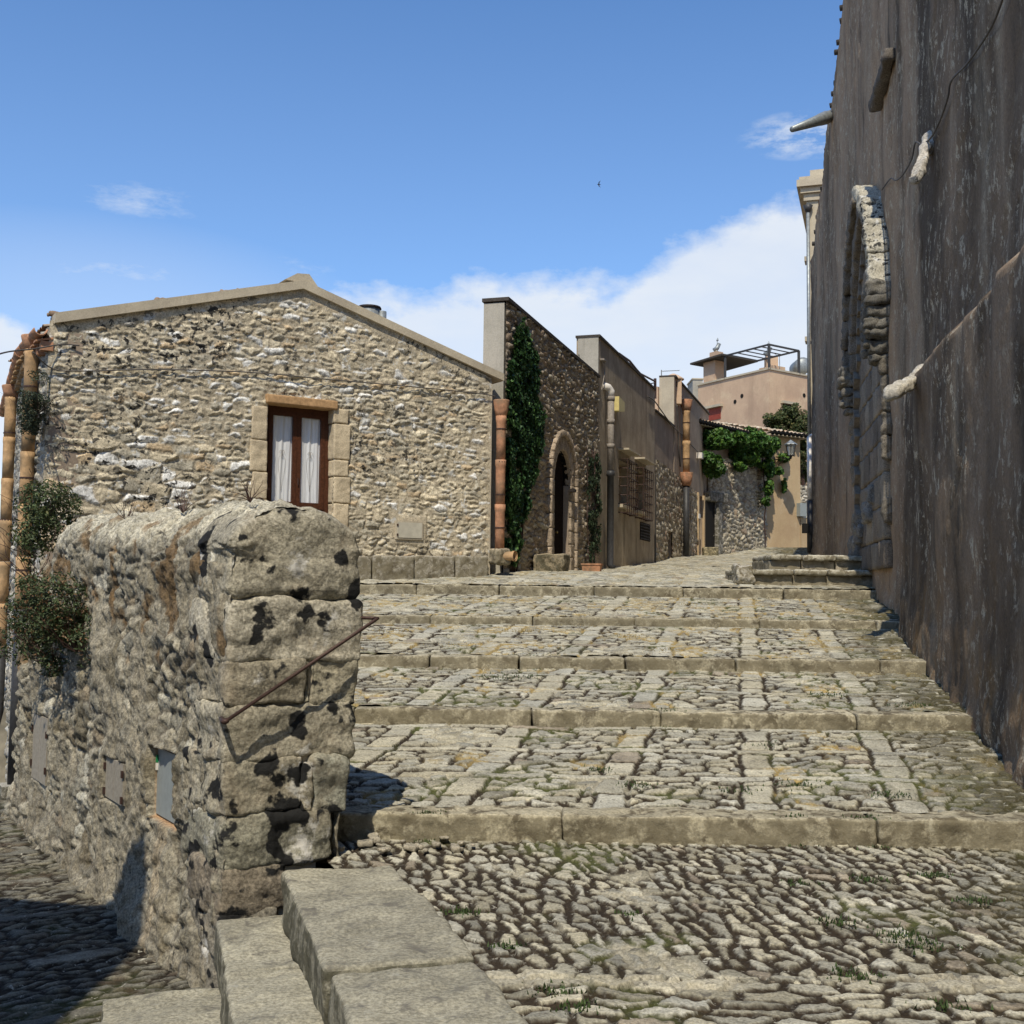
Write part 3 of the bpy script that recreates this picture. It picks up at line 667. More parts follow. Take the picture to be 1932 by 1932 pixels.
# handrail on the pier
a = PG.pt(*PG.px(424, 1362, .12), .12); b = PG.pt(*PG.px(708, 1170, .12), .12)
hr = thing('handrail', a, 'thin rusty iron handrail slanting up across the face of the block pier', 'handrail')
o = MB(); dirn = (b-a).normalized(); b2 = b+dirn*.02
o.tube([PG.pt(PG.px(424, 1352)[0], a.z+.0, -.05), a-PG.n*.03, a, a+dirn*.02], .016, 8); o.build('bracket', M['rust'], hr, True)
o = MB(); o.tube([a+dirn*.005, b, b2, b2-PG.n*.05-dirn*.01], .0105, 8); o.build('rail', M['rust'], hr, True)
o = MB(); o.tube([b2-PG.n*.03, b2-PG.n*.10-PG.d*.03, PG.pt(PG.px(682, 1168)[0]-.06, b2.z+.005, -.05)], .010, 8); o.build('bracket', M['rust'], hr, True)

# loose rubble at the foot of the pier
rb = []; cs = []; rr = random.Random(3)
for i in range(46):
    X = rr.uniform(600, 900); Y = rr.uniform(1548, 1618)-(X-600)*.03; p = at_z(X, Y, .0); s = rr.uniform(.03, .11)
    if i == 0: p = at_z(706, 1583, .02); s = .13
    an = rr.uniform(0, 3.1); ax = (Vector((math.cos(an), math.sin(an), rr.uniform(-.2, .2))).normalized(),)
    ay = Vector((0, 0, 1)).cross(ax[0]).normalized(); az = ax[0].cross(ay)
    rb.append(dict(c=(p.x, p.y, .012+s*.12), sz=(s, s*rr.uniform(.5, .8), s*rr.uniform(.25, .5)), ax=(ax[0], ay, az), res=.012, rnd=s*.15, amp=s*.09, fr=14., seed=700+i, oct=3))
    cs.append(A3(.40, .36, .28)*rr.uniform(.7, 1.1))
o = rocks('rubble', rb, M['cobble'], cols=cs); tag(o, 'broken stone chips heaped at the foot of the pier under the first step', 'rubble', kind='stuff')
p = at_z(585, 1608, .02); V, Fc = rock((p.x, p.y, .045), (.05, .035, .05), (GD, LD, Vector((0, 0, 1))), .01, .006, .003, 9., 5, 2)
o = mesh('brick_fragment', V, Fc, M['terracotta'], None, True); tag(o, 'small orange brick fragment lying where the pier meets the slab step', 'brick')

# ================================================================ GABLE HOUSE
gr = at_y(925, 900, 21.5); GF = Pl((gr.x, gr.y), (-.848, -.53), (.53, -.848))      # s runs from the right corner to the left
sL = GF.px(86, 800)[0]
LC = GF.pt(sL, 0)                                                                     # left corner
HL1 = Pl(LC, (-.53, .848), (-.848, -.53))
gh = thing('stone_house', GF.pt(sL/2, 1.7), 'gabled rubble stone house with a curtained window facing the steps', 'house')
ridge = GF.px(570, 541); eR = GF.px(932, 716); eL = GF.px(105, 604)
def gable_top(s): return np.interp(s, [eR[0]-.3, eR[0], ridge[0], eL[0], sL+.2], [eR[1]-.1, eR[1], ridge[1], eL[1], eL[1]-.06])
WIN = (GF.px(629, 870)[0], GF.px(503, 870)[0], GF.px(565, 968)[1], GF.px(568, 766)[1])
def rubble_face(pl, s0, s1, z0, ztf, res, seed, cw=.26, ch=.11, amp=.05, pal=None, wts=(.4, .6, .8, .9, 1.), hole=None, bigzone=None, mortar=A3(.33, .285, .215), name='wall', mat=None, parent=None, edge0=.06, flip=False, rough=.012, deepgap=.55, bury=None, zbot=None, gapk=1.):
    zt = max(ztf(s0), ztf(s1), float(np.max(ztf(np.linspace(s0, s1, 60)))))
    ns = int((s1-s0)/res)+2; nz = int((zt-z0)/res)+2
    S, Z = np.meshgrid(np.linspace(s0, s1, ns), np.linspace(z0, zt, nz), indexing='ij')
    top = ztf(S); kp = (Z[:-1, :-1] < top[:-1, :-1])
    Z = np.minimum(Z, top)
    wu = S+.055*fbm(S*2.7, Z*2.7, 4, seed+1)+.016*fbm(S*15, Z*15, 2, seed+61); wv = Z+.045*fbm(S*2.1, Z*3, 4, seed+2)+.011*fbm(S*13, Z*17, 2, seed+62)
    if bigzone is not None: 
        bz = bigzone(S, Z)
        e_b, ab, bb, lub, lvb = vor(wu, wv, cw*1.9, ch*1.7, seed+900, .7, .2, .3)
    e1, a, b, lu, lv = vor(wu, wv, cw, ch, seed, .85, .22, .3)
    if bigzone is not None:
        e1 = np.where(bz, e_b, e1); a = np.where(bz, ab+5000, a); b = np.where(bz, bb, b); lu = np.where(bz, lub, lu); lv = np.where(bz, lvb, lv)
    gapw = (.007+.022*hsh(a, b, seed+8)**2+.010*np.clip(fbm(S*.8, Z*.8, 3, seed+63)+.3, 0, 1))*gapk
    prof = sstep(gapw*.6, gapw+.03, e1)
    h = prof*(.25+.85*hsh(a, b, seed+4))*amp+(lu*(hsh(a, b, seed+5)-.5)+lv*(hsh(a, b, seed+6)-.55))*.30*prof
    h = h+rough*fbm(S*8, Z*8, 4, seed+3)+.018*fbm(S*.9, Z*.9, 3, seed+7)
    C = rubcol(a, b, seed, pal or RUB, wts)
    C = mixc(C, np.broadcast_to(mortar, C.shape), 1-sstep(gapw*.4, gapw*1.25, e1))
    dg = sstep(.3, .7, fbm(S*4+5, Z*4, 3, seed+13)+.25)*(1-sstep(0, .012, e1)); C = mixc(C, np.broadcast_to(mortar*.35, C.shape), dg*deepgap)
    if bury is not None:
        bm = bury(S, Z); h = h*(1-bm)+.02*bm; C = mixc(C, np.broadcast_to(mortar*1.12, C.shape), bm*.85)
    if hole is not None: kp &= ~hole(S[:-1, :-1]+res/2, Z[:-1, :-1]+res/2)
    en = np.minimum(sstep(0, edge0, S-s0), sstep(0, edge0, s1-S)); h = h*en
    V = pl.arr(S, Z, h); Fc = gridfaces(ns, nz, kp, flip)
    V, Fc, C = compact(V.reshape(-1, 3), Fc, C.reshape(-1, 3))
    return mesh(name, V, Fc, mat or M['gable'], parent, True, C)
GPAL = [A3(.53, .46, .33), A3(.44, .40, .31), A3(.60, .53, .39), A3(.74, .73, .69), A3(.54, .42, .27)]
inwin = lambda S, Z: (S > WIN[0]) & (S < WIN[1]) & (Z > WIN[2]) & (Z < WIN[3])
def bury(S, Z):
    b = sstep(.12, .0, np.abs(Z-gable_top(S)+.05)-.12)*.8
    mb_ = GF.px(770, 1000); return np.maximum(b, sstep(.06, 0, np.maximum(np.abs(S-mb_[0])-.34, np.abs(Z-mb_[1])-.24)))
rubble_face(GF, 0, sL, 1.3, gable_top, .0165, 200, .20, .082, .027, GPAL, (.36, .62, .80, .92, 1.), inwin, lambda S, Z: (S > sL-2.2+.5*np.sin(Z*3)) & (Z < 4.0) & (Z > 2.7), name='wall', parent=gh, bury=bury, mortar=A3(.43, .37, .27), flip=True, edge0=.15, gapk=1.3, deepgap=.45)
# solid body behind the faces
mb = MB(); P = [(0.02, 1.2), (sL-.95, 1.2), (sL-.95, eL[1]-.0), (ridge[0], ridge[1]-.08), (0.02, eR[1]-.15)]
GF.poly(mb, P, -.36, -8.5); mb.build('body', M['plaster3'], gh)
mb = MB(); GF.box(mb, -.02, .02, 1.2, eR[1]-.1, -.4, .0); GF.box(mb, 0, sL-.05, 1.2, 1.5, -.4, -.03); mb.build('wall_end', M['coping'], gh)
# side face on the lane (two stretches, the second turns a little)
PAL2 = [A3(.36, .33, .27), A3(.42, .39, .31), A3(.30, .28, .24), A3(.5, .48, .42), A3(.33, .28, .2)]
ez = eL[1]-.12
rubble_face(HL1, 0, 1.75, -2.6, lambda s: ez+0*s, .022, 230, .22, .12, .05, PAL2, name='side_wall', parent=gh, edge0=.12)
k1 = HL1.pt(1.75, 0); HL2 = Pl(k1, (-.443, .896), (-.896, -.443))
rubble_face(HL2, 0, 7.5, -3.4, lambda s: ez+0*s, .035, 231, .22, .12, .05, PAL2, name='side_wall', parent=gh, edge0=.12)
mb = MB(); HL1.box(mb, .0, 1.75, -2.6, ez-.05, -.5, -.04); HL2.box(mb, 0, 7.5, -3.4, ez-.05, -3, -.04); mb.build('side_body', M['plaster3'], gh)
# coping along the gable
def strip(pl, A, B, th, up_, o0, o1, mb):
    return pl.poly(mb, [(A[0], A[1]-th), (B[0], B[1]-th), (B[0], B[1]+up_), (A[0], A[1]+up_)], o0, o1)
mb = MB(); GF.poly(mb, [(eR[0]-.18, eR[1]-.02), (ridge[0], ridge[1]-.05), (ridge[0], ridge[1]+.10), (eR[0]-.18, eR[1]+.12)], -.35, .085); mb.build('coping', M['coping'], gh)
mb = MB(); GF.poly(mb, [(ridge[0]+.002, ridge[1]-.05), (eL[0]+.02, eL[1]-.06), (eL[0]+.02, eL[1]+.10), (ridge[0]+.002, ridge[1]+.10)], -.35, .085); mb.build('coping', M['coping'], gh)
mb = MB(); GF.poly(mb, [(ridge[0]-.28, ridge[1]+.05), (ridge[0]+.32, ridge[1]+.08), (ridge[0]+.1, ridge[1]+.22), (ridge[0]-.12, ridge[1]+.24)], -.45, .02); mb.build('ridge_tile', M['coping'], gh)
# roof of curved tiles, two slopes
def tileroof(pl, s0, z0, s1, z1, o0, o1, name, parent, per=.22, row=.36, seed=1, amp=.05, lift=.04, res=.035):
    ln = math.hypot(s1-s0, z1-z0); nu = int(abs(o1-o0)/res)+2; nv = int(ln/.05)+2
    U, T = np.meshgrid(np.linspace(0, abs(o1-o0), nu), np.linspace(0, ln, nv), indexing='ij')
    col = np.floor(U/per); rw = np.floor((T+.15*hsh(col, col*0, seed))/row); ph = U/per-col; fr_ = (T+.15*hsh(col, col*0, seed))/row-rw
    jit = .25*(hsh(col, rw, seed+1)-.5)
    h = amp*np.sqrt(np.clip(1-(2*(ph-.5+.1*jit))**2*1.3, 0, 1))+lift*(1-fr_)*(.6+.8*hsh(col, rw, seed+2))
    C = rubcol(col, rw, seed, [A3(.46, .32, .20), A3(.40, .31, .22), A3(.52, .42, .28), A3(.36, .22, .14), A3(.30, .26, .20)])
    C = mixc(C, np.broadcast_to(A3(.07, .055, .04), C.shape), sstep(.80, .98, np.abs(2*ph-1))*.8)
    f = T/ln; a = s0+(s1-s0)*f; z = z0+(z1-z0)*f+h; off = o0+(o1-o0)*U/abs(o1-o0)
    V = pl.arr(a, z, 0); V[..., 0] += pl.n.x*off; V[..., 1] += pl.n.y*off
    return mesh(name, V.reshape(-1, 3), gridfaces(nu, nv), M['tile'], parent, True, C.reshape(-1, 3))
tileroof(GF, eL[0]+.12, eL[1]-.08, ridge[0], ridge[1]+.04, -.3, -4., 'roof', gh, seed=3)
tileroof(GF, eR[0]-.0, eR[1]-.02, ridge[0], ridge[1]+.04, -.3, -8.5, 'roof', gh, seed=4)
# a few tile ends and dead plants poking up over the coping
for X, Y in ((316, 558), (440, 545), (470, 541), (130, 587), (114, 585)):
    c = GF.px(X, Y+3); V, Fc = rock(GF.pt(c[0], c[1], -.25), (.28, .2, .07), (GF.d, GF.n, Vector((0, 0, 1))), .02, .03, .03, 9., int(X), 3)
    mesh('tile_end', V, Fc, M['tile'], gh, True, np.tile(A3(.28, .2, .14), (len(V), 1)))
# window: jamb stones, lintel, frame, curtains
def jamb(X0, X1, Ys, nm):
    for i in range(len(Ys)-1):
        a0 = GF.px(X1, (Ys[i]+Ys[i+1])/2)[0]; a1 = GF.px(X0, (Ys[i]+Ys[i+1])/2)[0]; z1 = GF.px((X0+X1)/2, Ys[i])[1]; z0 = GF.px((X0+X1)/2, Ys[i+1])[1]
        wob = .035*(i % 2)
        if nm == 'L': a1 += wob
        else: a0 -= wob
        V, Fc = rock(GF.pt((a0+a1)/2, (z0+z1)/2, -.13), (abs(a1-a0), .36, z1-z0-.012), (GF.d, GF.n, Vector((0, 0, 1))), .02, .02, .008, 8., int(X0+i), 3)
        mesh('jamb_stone', V, Fc, M['jamb'], wd, True)
wd = mesh('window', [tuple(GF.pt(0, 0))]*0+[tuple(v) for v in [GF.pt(WIN[0], WIN[2], -.30), GF.pt(WIN[1], WIN[2], -.30), GF.pt(WIN[1], WIN[3], -.30), GF.pt(WIN[0], WIN[3], -.30)]], [(0, 1, 2, 3)], M['blackhole'], gh)
jamb(474, 503, [766, 830, 890, 942, 968, 1000], 'L'); jamb(628, 656, [772, 800, 868, 900, 950, 1000], 'R')
a = GF.px(500, 766)[0]; b = GF.px(634, 766)[0]; zt_ = GF.px(568, 753)[1]
V, Fc = rock(GF.pt((a+b)/2, (WIN[3]+zt_)/2+.005, -.12), (abs(a-b), .42, zt_-WIN[3]+.03), (GF.d, GF.n, Vector((0, 0, 1))), .02, .012, .006, 6., 77, 3)
mesh('lintel', V, Fc, simple_mat('lintel_stone', (.42, .26, .13), .9, 0, .2, 18, .3), wd, True)
w0, w1, wz0, wz1 = WIN; wm = (w0+w1)/2; fr = MB()
GF.box(fr, w0, w0+.09, wz0, wz1, -.27, -.20); GF.box(fr, w1-.09, w1, wz0, wz1, -.27, -.20); GF.box(fr, w0+.09, w1-.09, wz1-.10, wz1, -.27, -.20); GF.box(fr, w0+.09, w1-.09, wz0, wz0+.09, -.27, -.20)
fr.build('frame', M['wood'], wd)
for a, b, ds in ((w0+.092, wm-.002, 1), (wm+.002, w1-.092, -1)):
    fr = MB(); t = .075
    GF.box(fr, a, a+t, wz0+.092, wz1-.102, -.25, -.185); GF.box(fr, b-t, b, wz0+.092, wz1-.102, -.25, -.185)
    GF.box(fr, a+t, b-t, wz0+.092, wz0+.20, -.25, -.187); GF.box(fr, a+t, b-t, wz1-.17, wz1-.102, -.25, -.187); sash = fr.build('sash', M['wood'], wd)
    n = 40; cv = []; S_, Z_ = np.meshgrid(np.linspace(a+t, b-t, n), np.linspace(wz0+.20, wz1-.17, 30), indexing='ij')
    ph = (S_-a)*52+1.2*fbm(S_*2, Z_*.8, 2, 3); O_ = -.235+.007*np.sin(ph)+.004*np.sin(ph*1.7+Z_*.8)
    mesh('curtain', GF.arr(S_, Z_, 0).reshape(-1, 3)+np.stack([GF.n.x*O_, GF.n.y*O_, 0*O_], -1).reshape(-1, 3), gridfaces(n, 30), M['curtain'], wd, True)
    em = MB(); cx_ = (a+b)/2; zc = wz0+(wz1-wz0)*.40                       # stitched scrolls on the cloth
    for q in (-1, 1):
        em.tube([GF.pt(cx_+q*(.03+.035*math.sin(t_*2.6)), zc+.30*math.cos(t_*1.5)-.05, -.222) for t_ in np.linspace(0, 2.0, 12)], .002, 4)
        em.tube([GF.pt(cx_+q*(.02+.03*math.cos(t_*3)), zc+.30+.05*math.sin(t_*3), -.212) for t_ in np.linspace(0, 1.6, 8)], .003, 4)
    em.build('embroidery', M['greypipe'], sash)
    mesh('pane', [tuple(GF.pt(q1, q2, -.203)) for q1, q2 in ((a+t, wz0+.20), (b-t, wz0+.20), (b-t, wz1-.17), (a+t, wz1-.17))], [(0, 1, 2, 3)], M['pane'], sash)
mb = MB(); mb.tube([GF.pt(wm-.03, wz0+.62, -.17), GF.pt(wm-.03, wz0+.5, -.165)], .012, 6); mb.build('handle', M['rust'], wd)
mb = MB(); c = GF.px(488, 945); mb.tube([GF.pt(c[0]+.05*math.cos(t), c[1]+.05*math.sin(t), .06) for t in np.linspace(0, 6.28, 14)], .009, 6); mb.build('iron_ring', M['rust'], wd)
# meter cupboard
a1, z1 = GF.px(745, 982); a0, z0 = GF.px(796, 1019)
mb = MB(); GF.box(mb, a0, a1, z0, z1, -.02, .05); mc = mb.build('meter_cupboard', M['coping'], gh)
mb = MB(); GF.box(mb, a0+.03, a1-.03, z0+.03, z1-.03, .05, .062); md = mb.build('cupboard_door', M['meter'], mc)
for zz in (z0+.08, z1-.08):
    mb = MB(); GF.box(mb, a1-.04, a1-.015, zz-.02, zz+.02, .055, .075); mb.build('hinge', M['rust'], gh)
# plinth kerb at the house foot
lst = []; cs = []
for i, (xa, xb) in enumerate(((640, 702), (703, 782), (783, 858), (859, 921))):
    a0 = GF.px(xb, 1065, .22)[0]; a1 = GF.px(xa, 1065, .22)[0]; zt = GF.px(xa, 1048, .22)[1]
    lst.append(dict(c=tuple(GF.pt((a0+a1)/2, zt-.45, .09)), sz=(a1-a0-.01, .30, .9), ax=(GF.d, GF.n, Vector((0, 0, 1))), res=.03, rnd=.03, amp=.016, fr=4., seed=800+i, oct=4)); cs.append(A3(.36, .33, .27))
rocks('plinth', lst, M['kerb'], gh, cols=cs)
# gutter and clay downpipes on the lane side of the gable house
def lanepx(pl, X, Y, off): return pl.pt(*pl.px(X, Y, off), off)
g0 = lanepx(HL1, 93, 600, .16); g1 = lanepx(HL1, 42, 648, .16)
gz0 = g0.z
gut = MB()
def halfpipe(mb, A, B, r, n=10, th=.015):
    t = (B-A).normalized(); sd_ = t.cross(Vector((0, 0, 1))).normalized(); V = []; 
    for p in (A, B):
        for rr_ in (r, r-th):
            for k in range(n+1):
                a = math.pi+math.pi*k/n; V.append(p+sd_*rr_*math.cos(a)+Vector((0, 0, rr_*math.sin(a))))
    m_ = n+1; Fc = []
    for k in range(n):
        Fc += [(k, k+1, 2*m_+k+1, 2*m_+k), (m_+k, 3*m_+k, 3*m_+k+1, m_+k+1), (k, m_+k, m_+k+1, k+1), (2*m_+k, 2*m_+k+1, 3*m_+k+1, 3*m_+k)]
    Fc += [(0, 2*m_, 3*m_, m_), (n, m_+n, 3*m_+n, 2*m_+n)]
    mb.add(V, Fc)
A = HL1.pt(-.12, gz0, .14); B = HL1.pt(1.72, gz0-.02, .14); C_ = HL2.pt(7.4, gz0-.06, .14); B2 = HL2.pt(.02, gz0-.02, .14)
k = 5
for i in range(4): halfpipe(gut, A.lerp(B, i/4), A.lerp(B, (i+1.06)/4), .105-.006*(i % 2))
for i in range(12): halfpipe(gut, B2.lerp(C_, i/12), B2.lerp(C_, (i+1.02)/12), .105-.006*(i % 2))
gut.build('gutter', M['terracotta'], gh, True)
for i in range(22):                                   # clay eave tiles under the gutter
    pl_, s_ = (HL1, -.02+i*.32) if i < 6 else (HL2, .15+(i-6)*.36)
    o = MB(); T_ = pl_.d; N_ = pl_.n
    c = pl_.pt(s_+.1, gz0-.14-.02*(i % 3), .07); o.box(c, (.20, .26, .03), (T_, (N_-Vector((0, 0, .25))).normalized(), Vector((0, 0, 1))))
    c = pl_.pt(s_+.06, gz0-.24-.02*(i % 2), .03); o.box(c, (.16, .18, .14), (T_, N_, Vector((0, 0, 1))))
    o.build('eave_tile', M['ochre_pipe'] if i > 1 else M['terracotta'], gh)
def claypipe(thing_, path, r, matn, seg=.62, collar=.02, n=14):
    """path: top and bottom point of a vertical clay pipe made of sockets"""
    T_, Bt = Vector(path[0]), Vector(path[1]); L_ = (T_-Bt).length; k = max(1, round(L_/seg)); mb = MB()
    for i in range(k):
        a = T_.lerp(Bt, i/k); b = T_.lerp(Bt, (i+1)/k); t = (b-a)
        mb.tube([a, a+t*.12, a+t*.16, a+t*.5, b-t*.01], [r+collar*.8, r+collar*.8, r+.006, r+.003, r], n)
    return mb.build('pipe', M[matn], thing_, True)
def hopper(thing_, c, r, h, matn, name='hopper'):
    mb = MB(); c = Vector(c); mb.tube([c, c-Vector((0, 0, .02)), c-Vector((0, 0, h*.55)), c-Vector((0, 0, h))], [r*.98, r*1.0, r*.85, r*.62], 16); return mb.build(name, M[matn], thing_, True)
def bands(thing_, pts, r, n_):
    for p in pts:
        mb = MB(); mb.tube([Vector(p)+Vector((0, 0, .012)), Vector(p)-Vector((0, 0, .012))], r, 12)
        mb.tube([Vector(p), Vector(p)-n_*.14], .008, 5); mb.build('bracket', M['rust'], thing_)
def lanepipe(pl, X, Ytop, Ymid, Ybot, r, label, off=.14):
    s_, zt = pl.px(X, Ytop, off); zm = pl.px(X, Ymid, off)[1]; zb = pl.px(X-25, Ybot, off)[1]
    s_ = pl.px(X, (Ytop+Ymid)/2, off)[0]
    th_ = thing('downpipe', pl.pt(s_, zb, off), label, 'downpipe', 'clay downpipes on the lane side')
    hopper(th_, pl.pt(s_, zt+.20, off), r*1.7, .24, 'terracotta')
    claypipe(th_, (pl.pt(s_, zt, off), pl.pt(s_, zm, off)), r, 'ochre_pipe', .85, .014)
    bands(th_, [pl.pt(s_, zt-(zt-zm)*q, off) for q in (.15, .5, .85)], r+.012, pl.n)
    mb = MB(); mb.tube([pl.pt(s_, zm+.05, off), pl.pt(s_, zb, off)], r*1.0, 14); mb.build('lower_pipe', M['darkpipe'], th_, True)
    return s_, zb
s_, zb = lanepipe(HL1, 50, 668, 1152, 1478, .10, 'clay downpipe nearer the house corner, its foot a dark metal pipe on a stone block')
V, Fc = rock(HL1.pt(s_, zb-.24, .14), (.42, .42, .5), HL1.ax(), .03, .02, .01, 6., 9, 3)
o = mesh('stone_block', V, Fc, M['slab'], None, True, np.tile(A3(.33, .31, .26), (len(V), 1)), base=HL1.pt(s_, zb-.5, .14)); tag(o, 'squared pale stone block under the foot of the dark pipe at the left edge', 'block')
p2 = HL2.px(10, 900, .16)[0]
lanepipe(HL2, 10, 782, 1230, 1440, .10, 'clay downpipe at the very left edge, farther from the house corner', .16)
# clay pipe on the right corner of the gable house
th_ = thing('downpipe', GF.pt(-.05, 1.9, .14), 'straight orange clay downpipe between the gable house and the ivy', 'downpipe')
s1_, z1_ = GF.px(946, 757, .13); zb_ = GF.px(940, 1036, .13)[1]
hopper(th_, GF.pt(s1_, z1_+.02, .13), .155, .34, 'terracotta'); claypipe(th_, (GF.pt(s1_, z1_-.28, .13), GF.pt(s1_, zb_, .13)), .088, 'terracotta', .78, .02)
bands(th_, [GF.pt(s1_, GF.px(946, y_, .13)[1], .13) for y_ in (810, 872, 934, 996)], .104, GF.n)
c = GF.pt(s1_-.02, zb_-.14, .10); V, Fc = rock(c, (.34, .3, .3), GF.ax(), .02, .05, .03, 6., 12, 3); mesh('stone_foot', V, Fc, M['kerb'], th_, True, np.tile(A3(.33, .28, .2), (len(V), 1)))
mb = MB(); c = GF.pt(s1_-.08, zb_-.13, .2); q = (GF.n-GF.d*.6).normalized(); 
for i in range(16):
    pass
mb.tube([c, c+q*.18], .085, 16, False); mb.tube([c+q*.17, c+q*.22], [.095, .10], 16, False); mb.tube([c+q*.21, c+q*.0], .07, 16, False); mb.build('spout', M['ochre_pipe'], th_, True)

# water tank / flue behind the gable roof
c = at_y(697, 583, 26.5); tk = thing('flue_cowl', (c.x, c.y, 5), 'dark round ventilation cowl showing above the right roof slope', 'cowl')
mb = MB(); mb.tube([c+Vector((0, 0, -1.2)), c+Vector((0, 0, .0))], .26, 18); mb.build('drum', M['zinc'], tk, True)
mb = MB(); mb.tube([c+Vector((0, 0, .0)), c+Vector((0, 0, .05))], [.29, .27], 18); mb.build('lid', M['iron'], tk, True)
mb = MB(); mb.tube([c+Vector((.3, 0, -1.2)), c+Vector((.3, 0, -.06))], .11, 12); mb.build('pipe', M['zinc'], tk, True)

# ================================================================ ROW OF HOUSES
r0 = at_y(950, 1000, 22.0); RF = Pl((r0.x, r0.y), (.301, .953), (.953, -.301))
def S(X, Y=950): return RF.px(X, Y)[0]
def Zr(X, Y): return RF.px(X, Y)[1]
def facade(pl, s0, s1, z0, zt, holes, of, ob, name, mat, parent):
    """wall with real rectangular openings; zt = (z at s0, z at s1)"""
    top = lambda s: zt[0]+(zt[1]-zt[0])*(s-s0)/(s1-s0)
    ss = sorted(set([s0, s1]+[h[0] for h in holes]+[h[1] for h in holes])); zz = sorted(set([z0]+[h[2] for h in holes]+[h[3] for h in holes]))+[None]
    V = []; Fc = []
    idx = {}
    def vid(i, j, o):
        k = (i, j, o)
        if k not in idx:
            z = top(ss[i]) if zz[j] is None else zz[j]; idx[k] = len(V); V.append(tuple(pl.pt(ss[i], z, of if o == 0 else ob)))
        return idx[k]
    inh = lambda i, j: zz[j+1] is not None and any(h[0]-1e-6 <= ss[i] and ss[i+1] <= h[1]+1e-6 and h[2]-1e-6 <= zz[j] and zz[j+1] <= h[3]+1e-6 for h in holes)
    ni, nj = len(ss)-1, len(zz)-1
    solid = lambda i, j: 0 <= i < ni and 0 <= j < nj and not inh(i, j)
    for i in range(ni):
        for j in range(nj):
            if not solid(i, j): continue
            a, b, c, d = [(i, j), (i+1, j), (i+1, j+1), (i, j+1)]
            Fc.append([vid(*q, 0) for q in (a, b, c, d)]); Fc.append([vid(*q, 1) for q in (d, c, b, a)])
            for (q1, q2, nb) in ((a, b, (i, j-1)), (b, c, (i+1, j)), (c, d, (i, j+1)), (d, a, (i-1, j))):
                if not solid(*nb): Fc.append([vid(*q1, 0), vid(*q1, 1), vid(*q2, 1), vid(*q2, 0)])
    return mesh(name, V, [tuple(f) for f in Fc], mat, parent)
# --- house with the arched door
sA = S(1127); zA = Zr(950, 563); zA2 = Zr(1127, 712)
h1 = thing('arched_door_house', RF.pt(sA/2, 2.0), 'dark rubble house with a round-arched doorway and ivy at its corner', 'house')
D0, D1 = S(1041), S(1073); DR = (D1-D0)/2; DM = (D0+D1)/2; DSP = Zr(1058, 850)-DR
def arch_in(s, z): return ((s > D0) & (s < D1) & (z < DSP)) | ((s-DM)**2+(z-DSP)**2 < DR**2)
P1 = [A3(.34, .28, .21), A3(.40, .34, .26), A3(.28, .23, .175), A3(.46, .42, .34), A3(.33, .25, .18)]
rubble_face(RF, 0, sA, 1.2, lambda s: zA+(zA2-zA)*s/sA, .026, 500, .28, .095, .055, P1, mortar=A3(.26, .21, .155), hole=lambda s, z: arch_in(s, z), mat=M['row'], parent=h1, edge0=.04, rough=.02, flip=True, deepgap=.8)
ts = .47
facade(RF, -.0, sA-.01, 1.2, (zA-.03, zA2-.03), [(D0, D1, 1.3, DSP+DR)], -.04, -ts, 'wall_core', M['white_plaster'], h1)
mb = MB()      # fill above the arch curve
n = 14
for i in range(n):
    a0, a1 = math.pi*i/n, math.pi*(i+1)/n; x0, x1 = DM+DR*math.cos(a0), DM+DR*math.cos(a1); y0, y1 = DSP+DR*math.sin(a0), DSP+DR*math.sin(a1)
    RF.poly(mb, [(x0, y0), (x1, y1), (x1, DSP+DR), (x0, DSP+DR)], -.02, -.46)
mb.build('arch_soffit', M['row'], h1)
mb = MB(); RF.box(mb, .3, sA, 1.2, 5.6, -.9, -7); mb.build('body', M['plaster3'], h1)
mb = MB(); RF.poly(mb, [(-.03, zA), (sA, zA2), (sA, zA2+.07), (-.03, zA+.07)], .06, -ts-.03); mb.build('parapet_cap', M['dark_cap'], h1)
def archring(r_in, r_out, o1, name, nseg, seed, jambz=None):
    lst = []; cs = []
    for i in range(nseg):
        a = math.pi*(i+.5)/nseg; rm = (r_in+r_out)/2; c = RF.pt(DM+rm*math.cos(a), DSP+rm*math.sin(a), o1/2-.05)
        ad = (RF.d*math.cos(a)+Vector((0, 0, 1))*math.sin(a)); at_ = (-RF.d*math.sin(a)+Vector((0, 0, 1))*math.cos(a))
        lst.append(dict(c=c, sz=(r_out-r_in, math.pi*rm/nseg*.97, o1+.1), ax=(ad, at_, RF.n), res=.04, rnd=.015, amp=.012, fr=7., seed=seed+i, oct=3)); cs.append(A3(.36, .285, .21)*random.uniform(.85, 1.15))
    z = DSP; k = 0
    while z > 1.9:
        hh = random.uniform(.3, .45)
        for q in (-1, 1):
            c = RF.pt(DM+q*(r_in+r_out)/2, z-hh/2, o1/2-.05); lst.append(dict(c=c, sz=(r_out-r_in, o1+.1, hh*.98), ax=(RF.d, RF.n, Vector((0, 0, 1))), res=.04, rnd=.015, amp=.012, fr=7., seed=seed+50+k, oct=3)); cs.append(A3(.36, .29, .215)*random.uniform(.85, 1.15)); k += 1
        z -= hh
    rocks(name, lst, M['row'], h1, cols=cs)
archring(DR+.0, DR+.32, .07, 'door_surround', 11, 520); archring(DR+.33, DR+.46, .13, 'arch_moulding', 17, 560)
